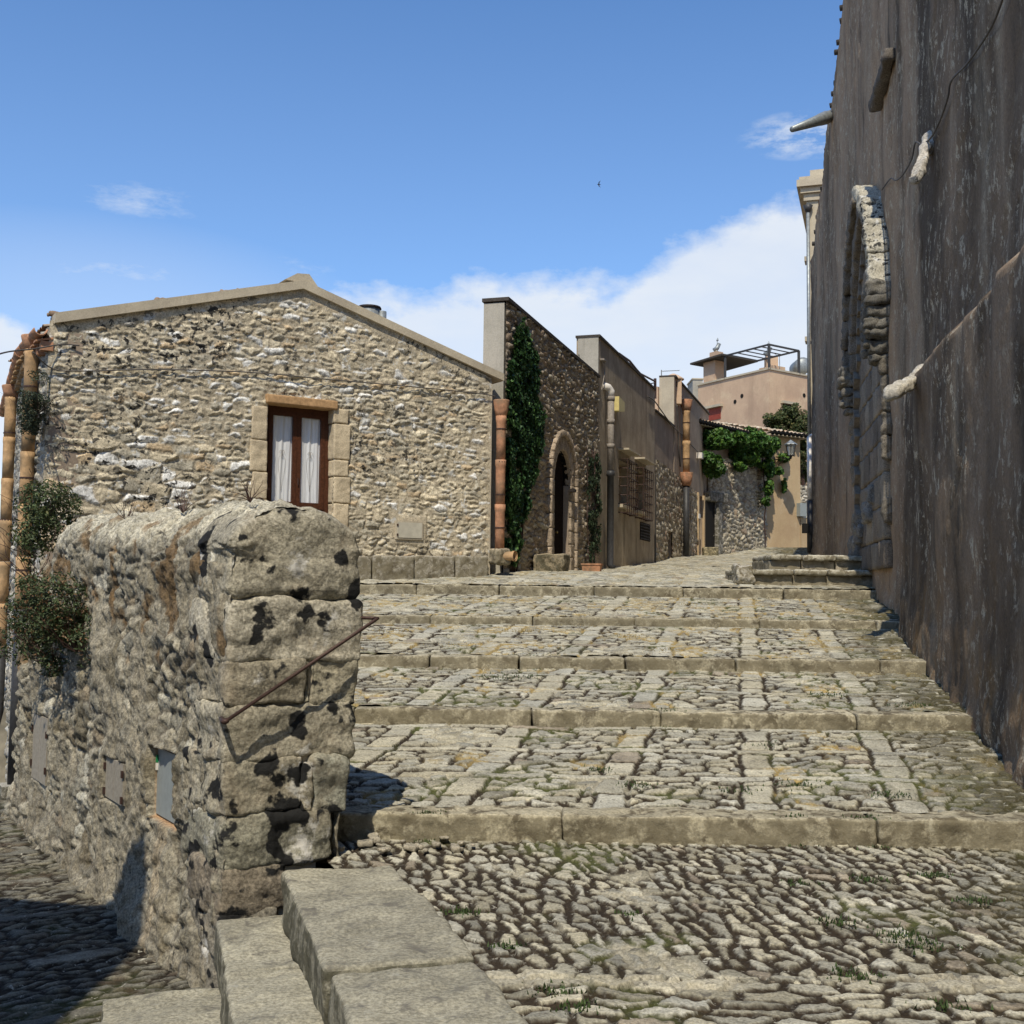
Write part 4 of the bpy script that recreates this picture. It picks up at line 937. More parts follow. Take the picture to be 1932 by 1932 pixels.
# door leaf
pts = [(D0, 1.5), (D1, 1.5)]+[(DM+DR*math.cos(a), DSP+DR*math.sin(a)) for a in np.linspace(0, math.pi, 14)]
mb = MB(); RF.poly(mb, pts, -.13, -.2); dl = mb.build('door', M['old_wood'], h1)
mb = MB(); RF.box(mb, D1-.02, D1+.03, 1.4, DSP, .0, -.13); mb.build('door_reveal', M['plaster3'], h1)
mb = MB(); RF.box(mb, D0-.03, D0+.02, 1.4, DSP, .0, -.13); mb.build('door_reveal', M['plaster3'], h1)
mb = MB(); c = RF.pt(*RF.px(1047, 1004, -.13), -.12); mb.tube([c, c+RF.n*.05, c+RF.n*.06], [.012, .03, .02], 8); mb.build('knob', simple_mat('brass', (.5, .35, .12), .4, .8), dl)
c = RF.px(1070, 925, .0); mb = MB(); mb.box(RF.pt(c[0]+.1, c[1], .10), (.24, .14, .07), RF.ax()); mb.build('wall_lamp', M['iron'], h1)
# --- trough and planter
c = at_y(1041, 1064, 23.6)
V, Fc = rock((c.x, c.y+.2, c.z), (.66, .5, .42), (RF.n, RF.d, Vector((0, 0, 1))), .02, .035, .03, 4., 21, 4, -.06)
o = mesh('stone_trough', V, Fc, M['slab'], None, True, np.tile(A3(.30, .25, .17), (len(V), 1)), base=(c.x, c.y, c.z-.2)); tag(o, 'rough hewn stone trough block in front of the arched door', 'trough')
c = at_y(1117, 1073, 25.2); pl_ = thing('planter', (c.x, c.y, c.z-.12), 'small orange plastic flower box with dry stems by the wall foot', 'planter')
mb = MB(); w_, d_, h_ = .42, .2, .2; axx = (RF.n, RF.d, Vector((0, 0, 1)))
def frust(mb, c, a, b, h, ax, w):
    V = [c+ax[0]*(i*w[k][0]/2)+ax[1]*(j*w[k][1]/2)+ax[2]*(h*(k-.5)) for k in (0, 1) for i, j in ((-1, -1), (1, -1), (1, 1), (-1, 1))]
    mb.add(V, [(3, 2, 1, 0), (4, 5, 6, 7)]+[(i, (i+1) % 4, 4+(i+1) % 4, 4+i) for i in range(4)])
frust(mb, c, 0, 0, .19, axx, [(.38, .15), (.43, .2)]); mb.build('box', M['terracotta'], pl_)
mb = MB(); mb.box(c+Vector((0, 0, .10)), (.46, .23, .03), axx); mb.build('rim', M['terracotta'], pl_)
mb = MB(); rr = random.Random(2)
for i in range(14):
    b = c+RF.n*rr.uniform(-.18, .18)+RF.d*rr.uniform(-.06, .06)+Vector((0, 0, .11)); mb.tube([b, b+Vector((rr.uniform(-.04, .04), rr.uniform(-.04, .04), rr.uniform(.08, .3)))], .004, 4)
mb.build('dry_stems', M['rust'], pl_)

# --- plaster house
sB = S(1235); zB = Zr(1127, 635); zB2 = Zr(1235, 735); zB = zB2 = (zB+zB2)/2
h2 = thing('plaster_house', RF.pt((sA+sB)/2, 2.3), 'stained brown plaster house with two cage-grilled windows', 'house')
w1 = (S(1168, 910), S(1186, 910), Zr(1168, 951), Zr(1168, 868)); w2 = (S(1199, 930), S(1216, 930), Zr(1199, 962), Zr(1199, 884)); w3 = (S(1207, 1000), S(1226, 1000), Zr(1207, 1018), Zr(1207, 984))
facade(RF, sA+.01, sB, 1.3, (zB, zB2), [w1, w2, w3], 0, -.6, 'wall', M['plaster2'], h2)
mb = MB(); RF.poly(mb, [(sA-.02, zA2-.1), (sA+.01, zA2-.1), (sA+.01, zB), (sA-.02, zB)], .005, -.55); RF.box(mb, sA-.02, sA+.01, zA2-.6, zB-.45, -.5, -.72); mb.build('end_wall', M['white_plaster'], h2)
mb = MB(); RF.poly(mb, [(sA-.04, zB), (sB, zB2), (sB, zB2+.06), (sA-.04, zB+.06)], .05, -.62); mb.build('parapet_cap', M['dark_cap'], h2)
mb = MB(); RF.box(mb, sA+.3, sB, 1.3, 6.2, -.63, -7); mb.build('body', M['plaster3'], h2)
rnd = random.Random(5)
for wi, w in enumerate((w1, w2)):
    mb = MB(); RF.box(mb, w[0]-.0, w[1]+.0, w[2], w[3], -.32, -.36); wn_ = mb.build('window', M['blackhole'], h2)
    mb = MB()
    for a, b in ((w[0], w[0]+.07), (w[1]-.07, w[1]), ((w[0]+w[1])/2-.04, (w[0]+w[1])/2+.04)): RF.box(mb, a, b, w[2], w[3], -.25, -.31)
    mb.build('frame', M['beige'], wn_)
    mb = MB(); RF.box(mb, w[0]-.12, w[1]+.12, w[2]-.1, w[2]-.01, -.05, .14); mb.build('sill', M['slab'] if False else M['coping'], wn_)
    mb = MB(); RF.poly(mb, [(w[0]-.15, w[3]+.28), (w[1]+.2, w[3]+.28), (w[1]+.2, w[3]+.33), (w[0]-.15, w[3]+.33)], .0, .32); mb.build('hood', M['coping'], wn_)
    mb = MB(); G = .26; a0, a1 = w[0]-.08, w[1]+.08; zz0, zz1 = w[2]-.25, w[3]+.02; belly = lambda z: G
    for i in range(6):
        s_ = a0+(a1-a0)*i/5; mb.tube([RF.pt(s_, zz1, .0), RF.pt(s_, zz1, G), RF.pt(s_, zz0, G), RF.pt(s_, zz0+.02, 0)], .013, 5)
    for i in range(7):
        z_ = zz0+(zz1-zz0)*i/6; mb.tube([RF.pt(a0, z_, 0), RF.pt(a0, z_, G), RF.pt(a1, z_, G), RF.pt(a1, z_, 0)], .013, 5)
    mb.build('grille', M['rust'], wn_)
mb = MB(); RF.box(mb, w3[0], w3[1], w3[2], w3[3], -.22, -.26); hn = mb.build('hatch', M['blackhole'], h2)
mb = MB()
for i in range(8): s_ = w3[0]+(w3[1]-w3[0])*(i+.5)/8; RF.box(mb, s_-.015, s_+.015, w3[2], w3[3], .005, .03)
for i in range(6): z_ = w3[2]+(w3[3]-w3[2])*(i+.5)/6; RF.box(mb, w3[0], w3[1], z_-.012, z_+.012, .002, .027)
mb.build('hatch_grille', M['iron'], hn)
# alarm box and cables
a0, a1 = S(1152, 765), S(1163, 765); z0, z1 = Zr(1157, 780), Zr(1157, 752)
mb = MB(); RF.poly(mb, [(a0, z0+.02), (a0+.05, z0), (a1, z0+.1), (a1+.03, (z0+z1)/2), (a1, z1-.05), (a0, z1)], .0, .24); o = mb.build('alarm_box', M['cream_box'], h2)
# grey downpipe
th_ = thing('downpipe', RF.pt(S(1143), 2.15, .12), 'grey downpipe with white elbow, dark in its lower half, beside the yellow box', 'downpipe')
s_ = S(1141, 900); zt = Zr(1141, 745)
mb = MB(); mb.tube([RF.pt(s_-.25, zt+.22, .0), RF.pt(s_-.08, zt+.2, .10), RF.pt(s_, zt+.1, .16), RF.pt(s_, zt-.05, .16)], .10, 12); mb.build('elbow', M['white'], th_, True)
zm = Zr(1141, 890); mb = MB(); mb.tube([RF.pt(s_, zt-.04, .16), RF.pt(s_, zm, .16)], .092, 12)
for q in (.0, .3, .62): mb.tube([RF.pt(s_, zt-.04-(zt-zm)*q, .16), RF.pt(s_, zt-.16-(zt-zm)*q, .16)], .105, 12)
mb.build('pipe', M['greypipe'], th_, True)
mb = MB(); mb.tube([RF.pt(s_, zm+.02, .16), RF.pt(s_, zm-.12, .16), RF.pt(s_, zm-.13, .16), RF.pt(s_, 2.3, .16), RF.pt(s_, 2.18, .26)], [.115, .115, .095, .095, .10], 12); mb.build('lower_pipe', M['darkpipe'], th_, True)
# rail on the parapet
o = MB(); o.tube([RF.pt(*RF.px(x, y, -.3), -.3) for x, y in ((1150, 659), (1168, 667), (1188, 681), (1200, 696), (1208, 705), (1235, 719))], .035, 6)
o.tube([RF.pt(*RF.px(1236, 714, -.3), -.3), RF.pt(*RF.px(1236, 752, -.3), -.3)], .05, 6); o.tube([RF.pt(*RF.px(1214, 728, -.3), -.3), RF.pt(*RF.px(1235, 722, -.3), -.3)], .02, 5); o.tube([RF.pt(*RF.px(1216, 736, -.3), -.3), RF.pt(*RF.px(1235, 731, -.3), -.3)], .02, 5)
r_ = o.build('roof_rail', M['rust'], None, False, base=RF.pt(sB, zB, -.3)); tag(r_, 'bent iron rail and post on the parapet of the stained plaster house', 'rail')

# --- low wall and tall far house, rubble below, plaster above
sC = S(1272); sD = S(1337); zC = (Zr(1236, 773)+Zr(1267, 803))/2; zD = (Zr(1279, 714)+Zr(1337, 786))/2
h3 = thing('low_plaster_house', RF.pt((sB+sC)/2, 2.7), 'low house with plaster over rubble between the two taller facades', 'house')
facade(RF, sB+.01, sC-.01, 1.5, (zC, zC), [(S(1259, 1030), S(1267, 1030), 1.6, Zr(1263, 1004))], -.03, -.5, 'wall', M['plaster3'], h3)
mb = MB(); RF.poly(mb, [(sB+.01, zC), (sC-.01, zC), (sC-.01, zC+.05), (sB+.01, zC+.05)], .04, -.52); mb.build('parapet_cap', M['dark_cap'], h3)
mb = MB(); RF.box(mb, sB+.1, sC, 1.5, zC-1.5, -.52, -6); mb.build('body', M['plaster3'], h3)
mb = MB(); RF.box(mb, S(1259, 1030), S(1267, 1030), 1.6, Zr(1263, 1004), -.3, -.34); mb.build('door', M['iron'], h3)
mb = MB(); RF.box(mb, sB+.0, sB+.16, 2, Zr(1241, 898), -.02, .03); mb.build('drain_chase', M['dark_cap'], h3)
P3 = [A3(.36, .31, .23), A3(.42, .37, .28), A3(.29, .25, .19), A3(.5, .46, .37), A3(.36, .27, .2)]
rubble_face(RF, sB+.17, sC-.01, 1.9, lambda s: np.interp(s, [sB, sC], [Zr(1236, 866), Zr(1272, 893)]), .05, 540, .26, .16, .06, P3, mat=M['row'], parent=h3, flip=True, mortar=A3(.22, .18, .13), hole=lambda s, z: (s > S(1259, 1030)) & (s < S(1267, 1030)) & (z < Zr(1263, 1004)), name='rubble_base')
h4 = thing('tall_plaster_house', RF.pt((sC+sD)/2, 3.1), 'tall mauve-brown plaster house at the end of the row, rubble at its base', 'house')
wd_ = (S(1316.5, 1000), S(1325, 1000), 1.7, Zr(1316, 932)); wu_ = (S(1326, 840), S(1331.5, 840), Zr(1328, 866), Zr(1328, 808))
facade(RF, sC, sD, 1.6, (zD, zD), [wd_, wu_], 0, -.55, 'wall', M['plaster3'], h4)
mb = MB(); RF.poly(mb, [(sC-.03, zD), (sD+.02, zD), (sD+.02, zD+.06), (sC-.03, zD+.06)], .06, -.57); mb.build('parapet_cap', M['dark_cap'], h4)
mb = MB(); RF.box(mb, sC-.03, sC-.0, zC+.06, zD-.01, -.01, -.56); mb.build('end_wall', M['coping'], h4)
mb = MB(); RF.box(mb, sC, sD, 1.6, zD-2.2, -.56, -8); mb.build('body', M['plaster3'], h4)
mb = MB(); RF.box(mb, wd_[0], wd_[1], wd_[2], wd_[3], -.3, -.34); mb.build('door', M['old_wood'], h4)
mb = MB()
RF.box(mb, wd_[0]-.35, wd_[0]-.02, 2, wd_[3]+.05, .0, .09); RF.box(mb, wd_[1]+.02, wd_[1]+.45, 2, wd_[3]+.05, .0, .09); mb.build('door_surround', M['beige'], h4)
mb = MB(); RF.box(mb, wu_[0], wu_[1], wu_[2], wu_[3], -.3, -.34); mb.build('window', M['old_wood'], h4)
c = RF.px(1319.5, 974, .1); mb = MB(); RF.box(mb, c[0]-.2, c[0]+.2, c[1]-.1, c[1]+.1, .09, .12); mb.build('house_number_box', M['white'], h4)
c = RF.px(1320, 860, .1); mb = MB(); RF.box(mb, c[0]-.2, c[0]+.2, c[1]-.12, c[1]+.12, .0, .22); mb.build('junction_box', M['white'], h4)
rubble_face(RF, sC, wd_[0]-.36, 2.2, lambda s: np.interp(s, [sC, wd_[0]], [Zr(1272, 893), Zr(1316, 931)]), .055, 545, .28, .17, .06, P3, mat=M['row'], parent=h4, flip=True, mortar=A3(.22, .18, .13), name='rubble_base')
rubble_face(RF, wd_[1]+.46, sD, 2.4, lambda s: np.interp(s, [wd_[1], sD], [Zr(1326, 950), Zr(1337, 965)]), .055, 546, .28, .17, .06, P3, mat=M['row'], parent=h4, flip=True, mortar=A3(.22, .18, .13), name='rubble_base')
# clay pipe on the tall house
th_ = thing('downpipe', RF.pt(S(1285), 2.9, .15), 'orange clay downpipe high on the tall house, dark metal below its lower funnel', 'downpipe')
s_ = S(1285, 850); z1_ = Zr(1285, 757); z2_ = Zr(1285, 893)
hopper(th_, RF.pt(s_, z1_+.05, .2), .24, .45, 'terracotta'); claypipe(th_, (RF.pt(s_, z1_-.3, .2), RF.pt(s_, z2_, .2)), .13, 'ochre_pipe', 1.1, .03)
hopper(th_, RF.pt(s_, z2_+.02, .2), .26, .5, 'terracotta', 'lower_hopper'); bands(th_, [RF.pt(s_, Zr(1285, y_), .2) for y_ in (798, 834, 866)], .15, RF.n)
mb = MB(); mb.tube([RF.pt(s_, z2_-.4, .2), RF.pt(s_, 2.95, .2)], .12, 10); mb.build('lower_pipe', M['darkpipe'], th_, True)
def cable(name, pts, r, label, mat='cable', parent=None, sub=6):
    out = []
    P = [Vector(p) for p in pts]
    for i in range(len(P)-1):
        p0 = P[max(i-1, 0)]; p1 = P[i]; p2_ = P[i+1]; p3 = P[min(i+2, len(P)-1)]
        for t in [j/sub for j in range(sub)]:
            out.append(.5*((2*p1)+(-p0+p2_)*t+(2*p0-5*p1+4*p2_-p3)*t*t+(-p0+3*p1-3*p2_+p3)*t*t*t))
    out.append(P[-1]); mb = MB(); mb.tube(out, r, 5); o = mb.build(name, M[mat], parent, True, base=(None if parent else out[0]))
    if label: tag(o, label, 'cable')
    return o
rp = lambda x, y, o_=.06: RF.pt(*RF.px(x, y, o_), o_)
cable('cable', [rp(1223, 748), rp(1235, 757), rp(1250, 778), rp(1270, 805), rp(1290, 824), rp(1310, 846), rp(1320, 856)], .022, 'thin dark cable running down across the far row facades')
cable('cable', [rp(1277, 764), rp(1279, 800), rp(1281, 850), rp(1284, 880)], .03, 'thick dark cable hanging beside the orange pipe on the tall house')
cable('cable', [rp(1140, 683), rp(1141, 700), rp(1139, 715), rp(1135, 736)], .015, 'loose pale wire above the white pipe elbow on the plaster house', 'greypipe')
o = MB(); o.box(RF.pt(*RF.px(1138, 680, .05), .06), (.35, .12, .05), RF.ax()); tag(o.build('wire_bracket', M['greypipe'], None, base=rp(1138, 680)), 'small metal bracket holding wires near the top of the plaster house', 'bracket')

# pink back house between low wall and tall house, with domed chimney and antenna
c = at_y(1243, 730, 41.5); c2 = at_y(1283, 730, 43.5)
bh = thing('back_house', (c.x, c.y, 3), 'pinkish house end showing behind the low wall with a domed chimney', 'house')
mb = MB(); BP = Pl((c.x, c.y), (c2.x-c.x, c2.y-c.y), (.4, -.9)); BP.n = Vector((BP.d.y, -BP.d.x, 0)); BP.box(mb, -.1, 1.6, 3, c.z, 0, -2.5); mb.build('wall', M['pink'], bh)
q0 = at_y(1255, 722, 41.8); q1 = at_y(1290, 722, 41.8); mb = MB(); w_ = q1.x-q0.x; mb.box(((q0.x+q1.x)/2, 42.1, q0.z-.3), (w_*.78, .55, .95)); ch = mb.build('chimney', M['pink'], bh)
mb = MB(); mb.tube([((q0.x+q1.x)/2, 42.1, q0.z+.16), ((q0.x+q1.x)/2, 42.1, q0.z+.2), ((q0.x+q1.x)/2, 42.1, q0.z+.33), ((q0.x+q1.x)/2, 42.1, q0.z+.40)], [w_*.58, w_*.58, w_*.3, .05], 14); mb.build('chimney_dome', M['pink'], ch)
mb = MB(); mb.box(((q0.x+q1.x)/2-.05, 41.81, q0.z-.05), (w_*.45, .05, .2)); mb.build('chimney_mouth', M['blackhole'], ch)
mb = MB(); a = at_y(1248, 733, 42.5); b = at_y(1248, 698, 42.5); e = at_y(1281, 699, 42.5); mb.tube([a, b], .02, 5); mb.tube([b-Vector((0, 0, .05)), e], .015, 4)
for i in range(8):
    p = (b-Vector((0, 0, .05))).lerp(e, (i+1)/8); mb.tube([p-Vector((.0, .16, .02)), p+Vector((0, .16, .02))], .01, 4)
tag(mb.build('antenna', M['zinc'], None, base=a), 'thin rake-shaped television antenna left of the domed chimney', 'antenna')

# ================================================================ FAR END OF THE STREET
pa = at_y(1336, 1040, 49.); pb = at_y(1446.5, 1034, 53.3); pc = at_y(1527, 1034, 54.6)
SW = Pl((pa.x, pa.y), (pb.x-pa.x, pb.y-pa.y), (0, 0.0001)); SW.n = Vector((SW.d.y, -SW.d.x, 0)); BW = Pl((pb.x, pb.y), (pc.x-pb.x, pc.y-pb.y), (0, .001)); BW.n = Vector((BW.d.y, -BW.d.x, 0))
vs = thing('tiled_roof_house', (pb.x, pb.y, 3.6), 'low house with a clay tiled roof closing the street, rubble wall on its left', 'house')
LS = (pb-pa).xy.length; LB = (pc-pb).xy.length
PS = [A3(.40, .36, .28), A3(.46, .41, .31), A3(.34, .31, .25), A3(.52, .48, .38), A3(.38, .3, .22)]
rubble_face(SW, 0, LS, 3.0, lambda s: np.interp(s, [0, LS*.45, LS], [SW.px(1338, 858)[1], SW.px(1388, 868)[1], SW.px(1446, 868)[1]]), .05, 600, .28, .16, .09, PS, parent=vs, mortar=A3(.24, .205, .15), mat=M['row'], name='rubble_wall', deepgap=1., flip=False)
ez1 = SW.px(1340, 806)[1]; ez2 = BW.px(1512, 829)[1]; bl = BW.px(1510, 950)[0]
mb = MB(); SW.box(mb, -3, LS, 3, ez1-.1, -.06, -4); mb.build('back_wall', M['plaster3'], vs)
mb = MB(); BW.box(mb, 0, bl, 3, ez2, 0, -4); mb.build('front_wall', M['beige'], vs)
ridz = at_y(1338, 783, 53).z; ridz2 = at_y(1470, 806, 57).z
def slope_roof(pl, a, b, z0, z1, depth, over, name, seed):
    ln = math.hypot(depth+over, z1-z0); nu = int((b-a)/.05)+2; nv = int(ln/.07)+2
    U, T = np.meshgrid(np.linspace(a, b, nu), np.linspace(0, ln, nv), indexing='ij'); per, row = .26, .42
    col = np.floor(U/per); ph = U/per-col; rw_ = (T+.2*hsh(col, col*0, seed))/row; rw = np.floor(rw_); fr_ = rw_-rw
    h = .085*np.sqrt(np.clip(1-(2*(ph-.5+.12*(hsh(col, rw, seed+5)-.5)))**2*1.3, 0, 1))+.07*(1-fr_)*(.5+.9*hsh(col, rw, seed+2))
    C = rubcol(col, rw, seed, [A3(.50, .38, .26), A3(.46, .38, .29), A3(.58, .50, .38), A3(.42, .28, .18), A3(.36, .31, .24)])
    C = mixc(C, np.broadcast_to(A3(.08, .06, .045), C.shape), sstep(.78, .95, np.abs(2*ph-1))*.85)
    f = T/ln; off = over-(depth+over)*f; V = pl.arr(U, z0+(z1-z0)*f+h, 0); V[..., 0] += pl.n.x*off; V[..., 1] += pl.n.y*off
    mesh(name, V.reshape(-1, 3), gridfaces(nu, nv, flip=False), M['tile'], vs, True, C.reshape(-1, 3))
    mb = MB(); pl.poly(mb, [(a, z0-.09), (b, z0-.09), (b, z0-.02), (a, z0-.02)], over-.08, -1.); mb.build('eave_board', M['coping'], vs)
    for i in range(int((b-a)/per)):
        s_ = a+(i+.5)*per; mb = MB(); mb.tube([pl.pt(s_, z0+.02, over+.05), pl.pt(s_, z0-.02, over-.35)], .09, 8); mb.build('eave_tile', M['tile'], vs, True)
slope_roof(SW, -3, LS+.1, ez1, ridz+.15, 4., .45, 'roof', 5)
slope_roof(BW, -.1, bl+.3, ez2+.1, ridz2+.1, 4., .45, 'roof', 6)
# stone lintel doorway at the left end of the rubble wall
ds0 = SW.px(1338, 1000)[0]; ds1 = SW.px(1353, 1000)[0]; dz = SW.px(1345, 948)[1]; dz2 = SW.px(1345, 929)[1]
mb = MB(); SW.box(mb, ds0-.6, ds1-.25, 3, dz, .05, .10); dd = mb.build('doorway', M['blackhole'], vs)
V, Fc = rock(SW.pt((ds0+ds1)/2+.1, (dz+dz2)/2, .1), (ds1-ds0+1., .3, dz2-dz), (SW.d, SW.n, Vector((0, 0, 1))), .08, .03, .02, 4., 3, 3); mesh('lintel', V, Fc, M['slab'], vs, True, np.tile(A3(.30, .28, .25), (len(V), 1)))
V, Fc = rock(SW.pt(ds1-.18, (dz+3.2)/2, .12), (.42, .3, dz-3.2), (SW.d, SW.n, Vector((0, 0, 1))), .08, .03, .02, 4., 4, 3); mesh('door_post', V, Fc, M['slab'], vs, True, np.tile(A3(.38, .36, .33), (len(V), 1)))
c = at_y(1340, 1044, 46.5); V, Fc = rock((c.x, c.y, c.z), (.62, .5, .5), (Vector((1, 0, 0)), Vector((0, 1, 0)), Vector((0, 0, 1))), .05, .03, .02, 4., 4, 3)
o = mesh('doorstep_block', V, Fc, M['slab'], None, True, np.tile(A3(.45, .38, .24), (len(V), 1)), base=(c.x, c.y, c.z-.25)); tag(o, 'yellowish squared stone step at the foot of the tall house corner', 'step')
# low walls to the right of the beige house
gw = thing('low_boundary_wall', BW.pt(bl+.4, 3.7), 'short whitish rubble wall right of the beige house, plastered below', 'wall')
rubble_face(BW, bl, bl+1.6, BW.px(1516, 977)[1], lambda s: BW.px(1516, 916)[1]+0*s, .05, 610, .3, .14, .08, [A3(.5, .47, .4), A3(.56, .52, .45), A3(.4, .37, .3), A3(.6, .57, .5), A3(.4, .35, .28)], parent=gw, name='rubble_wall', flip=False, mat=M['row'])
mb = MB(); BW.box(mb, bl+.0, bl+1.6, 3, BW.px(1516, 977)[1], -.05, .03); BW.box(mb, bl+.02, bl+1.55, 3.5, BW.px(1516, 920)[1], -.06, -.5); mb.build('plaster_base', M['beige'], gw)
a = BW.px(1500, 974); b = BW.px(1512, 950); mb = MB(); BW.box(mb, a[0]+.1, b[0]+.1, a[1], b[1], .0, .25); tag(mb.build('meter_box', M['greymetal'], None, base=BW.pt(a[0], a[1])), 'small grey meter box on the beige wall corner', 'meter box')
# lantern
lc = at_y(1492, 846, 52.3); ln_ = thing('street_lamp', (lc.x, lc.y, lc.z-.45), 'black lantern on a wall bracket beside the vine, in front of the beige wall', 'street lamp')
def hexr(c, r, z): return [Vector((c.x+r*math.cos(a), c.y+r*math.sin(a), c.z+z)) for a in [math.pi/3*k+.3 for k in range(6)]]
mb = MB()
for lo, hi in (((.15, -.34), (.26, .17)),):
    A_ = hexr(lc, lo[0], lo[1]); B_ = hexr(lc, hi[0], hi[1])
    for i in range(6): mb.tube([A_[i], B_[i]], .018, 5); mb.tube([A_[i], A_[(i+1) % 6]], .018, 5); mb.tube([B_[i], B_[(i+1) % 6]], .022, 5)
mb.tube([lc+Vector((0, 0, -.34)), lc+Vector((0, 0, -.42)), lc+Vector((0, 0, -.5))], [.08, .05, .03], 8); mb.build('frame', M['iron'], ln_)
mb = MB(); mb.tube([lc+Vector((0, 0, -.33)), lc+Vector((0, 0, .16))], [.135, .235], 6); mb.build('glass', M['glass'], ln_)
mb = MB(); mb.tube([lc+Vector((0, 0, .17)), lc+Vector((0, 0, .2)), lc+Vector((0, 0, .34)), lc+Vector((0, 0, .40))], [.30, .29, .10, .03], 6); mb.build('cap', M['zinc'], ln_)
mb = MB(); e = at_y(1464, 862, 53.2); mb.tube([lc+Vector((0, 0, -.48)), lc+Vector((-.1, .1, -.50)), e], .025, 6); mb.tube([lc+Vector((-.25, .3, -.49)), e+Vector((.1, 0, -.4))], .018, 5); mb.build('bracket', M['iron'], ln_)

# --- pink building with the pergola
pk = at_y(1451, 693, 60.); PL_ = Pl((pk.x, pk.y), (-.504, .864), (-.864, -.504)); PR_ = Pl((pk.x, pk.y), (.80, .60), (.60, -.80))
U1, U2 = PL_.d, PR_.d; zp = pk.z
pb_ = thing('pink_building', (pk.x, pk.y, 4), 'pink plastered building with a roof terrace under an iron pergola', 'building')
l1 = PL_.px(1317, 727)[0]; l2 = PR_.px(1523, 706)[0]+3
c0 = Vector((pk.x, pk.y, 0)); P4 = [c0, c0+U1*l1, c0+U1*l1+U2*l2, c0+U2*l2]
mb = MB(); mb.prism([p+Vector((0, 0, 3)) for p in P4], Vector((0, 0, zp-.12-3))); mb.build('wall', M['pink'], pb_)
mb = MB(); cc = sum(P4, Vector())/4; mb.prism([p+(p-cc).normalized()*.1+Vector((0, 0, zp-.119)) for p in P4], Vector((0, 0, .10))); mb.build('parapet_cap', M['coping'], pb_)
def onpl(pl, x, y, o_=0): return pl.pt(*pl.px(x, y, o_), o_)
# windows
for nm, pl, X0, X1, Y0, Y1, mt in (('window', PL_, 1338, 1360, 770, 792, 'red'), ('window', PR_, 1477, 1497, 764, 790, 'blackhole')):
    a = pl.px(X0, (Y0+Y1)/2)[0]; b = pl.px(X1, (Y0+Y1)/2)[0]; z1 = pl.px((X0+X1)/2, Y0)[1]; z0 = pl.px((X0+X1)/2, Y1)[1]
    mb = MB(); pl.box(mb, a, b, z0, z1, .0, .03); w_ = mb.build(nm, M[mt], pb_)
    mb = MB(); pl.box(mb, min(a, b)-.2, max(a, b)+.2, z1+.02, z1+.16, .0, .22); mb.build('lintel', M['coping'], w_)
for X, Y in ((1336.+.0, 0),): pass
for X, Y, pl in ((1400, 771-24, PL_), (1387, 758, PL_), (1517, 746, PR_)):
    c = onpl(pl, X, Y); mb = MB(); mb.tube([c-pl.n*.02, c+pl.n*.02], .12, 10); mb.build('drain_hole', M['blackhole'], pb_)
# chimney mass, terrace shelter and pergola
def pk_pt(a, b, z): v = c0+U1*a+U2*b; return Vector((v.x, v.y, z))
tz = at_y(1451, 650, 60).z
ca = PL_.px(1348, 700)[0]; cb_ = PL_.px(1326, 700)[0]
mb = MB(); hz_ = onpl(PL_, 1340, 686).z
m1 = pk_pt((ca+cb_)/2, .45, (zp+hz_)/2); mb.box(m1, (abs(cb_-ca), .8, hz_-zp+.3), (U1, U2, Vector((0, 0, 1)))); mb.build('terrace_pier', M['pink'], pb_)
ch_z = onpl(PL_, 1340, 664).z; mb = MB(); mb.box(pk_pt((ca+cb_)/2-.1, .55, (hz_+ch_z)/2), (.62, .55, ch_z-hz_+.1), (U1, U2, Vector((0, 0, 1)))); chm = mb.build('chimney', M['pink'], pb_)
def cowl(p, parent, s=1.):
    mb = MB(); mb.tube([p, p+Vector((0, 0, .12*s))], .13*s, 10); mb.tube([p+Vector((-.16*s, 0, .14*s)), p+Vector((.05*s, 0, .3*s)), p+Vector((.2*s, 0, .62*s))], [.16*s, .15*s, .13*s], 10); mb.tube([p+Vector((.05*s, 0, .5*s)), p+Vector((.07*s, 0, .8*s))], .02*s, 5); mb.tube([p+Vector((.02*s, 0, .8*s)), p+Vector((.09*s, 0, .85*s)), p+Vector((.1*s, 0, 1.02*s))], [.05*s, .08*s, .01], 6)
    return mb.build('wind_cowl', M['zinc'], parent, True)
cowl(pk_pt((ca+cb_)/2-.1, .55, ch_z+.05), chm, .85)
pg = thing('pergola', pk_pt(2, 1, zp), 'dark iron terrace frame, open bars at the right and solid sheet roof at the left', 'pergola')
bq = PR_.px(1507, 664)[0]; a_open = PL_.px(1368, 676)[0]; a_end = l1+.2
def bar(p, q, r, nm): mb = MB(); mb.tube([p, q], r, 4); mb.build(nm, M['darkpipe'], pg)
for a, b in ((0.0, 0.), (0., bq), (a_open, 0.)): bar(pk_pt(a, b, zp-.1), pk_pt(a, b, tz), .09, 'post')
for p, q in (((0, 0), (a_end, 0)), ((0, bq), (a_end, bq)), ((0, 0), (0, bq))): bar(pk_pt(*p, tz), pk_pt(*q, tz), .06, 'beam')
for i in range(1, 6): bar(pk_pt(a_open*i/5.5, 0, tz), pk_pt(a_open*i/5.5, bq, tz), .035, 'crossbar')
mb = MB(); mb.prism([pk_pt(a_open-.1, -.35, tz-.02), pk_pt(a_end+.15, -.35, tz-.10), pk_pt(a_end+.15, bq+.2, tz-.10), pk_pt(a_open-.1, bq+.2, tz-.02)], Vector((0, 0, .10))); mb.build('sheet_roof', M['dark_cap'], pg)
mb = MB(); mb.box(pk_pt(a_open*.75, bq+.6, zp+.35), (1.2, 1., .9), (U1, U2, Vector((0, 0, 1)))); mb.build('terrace_room', M['pink'], pb_)
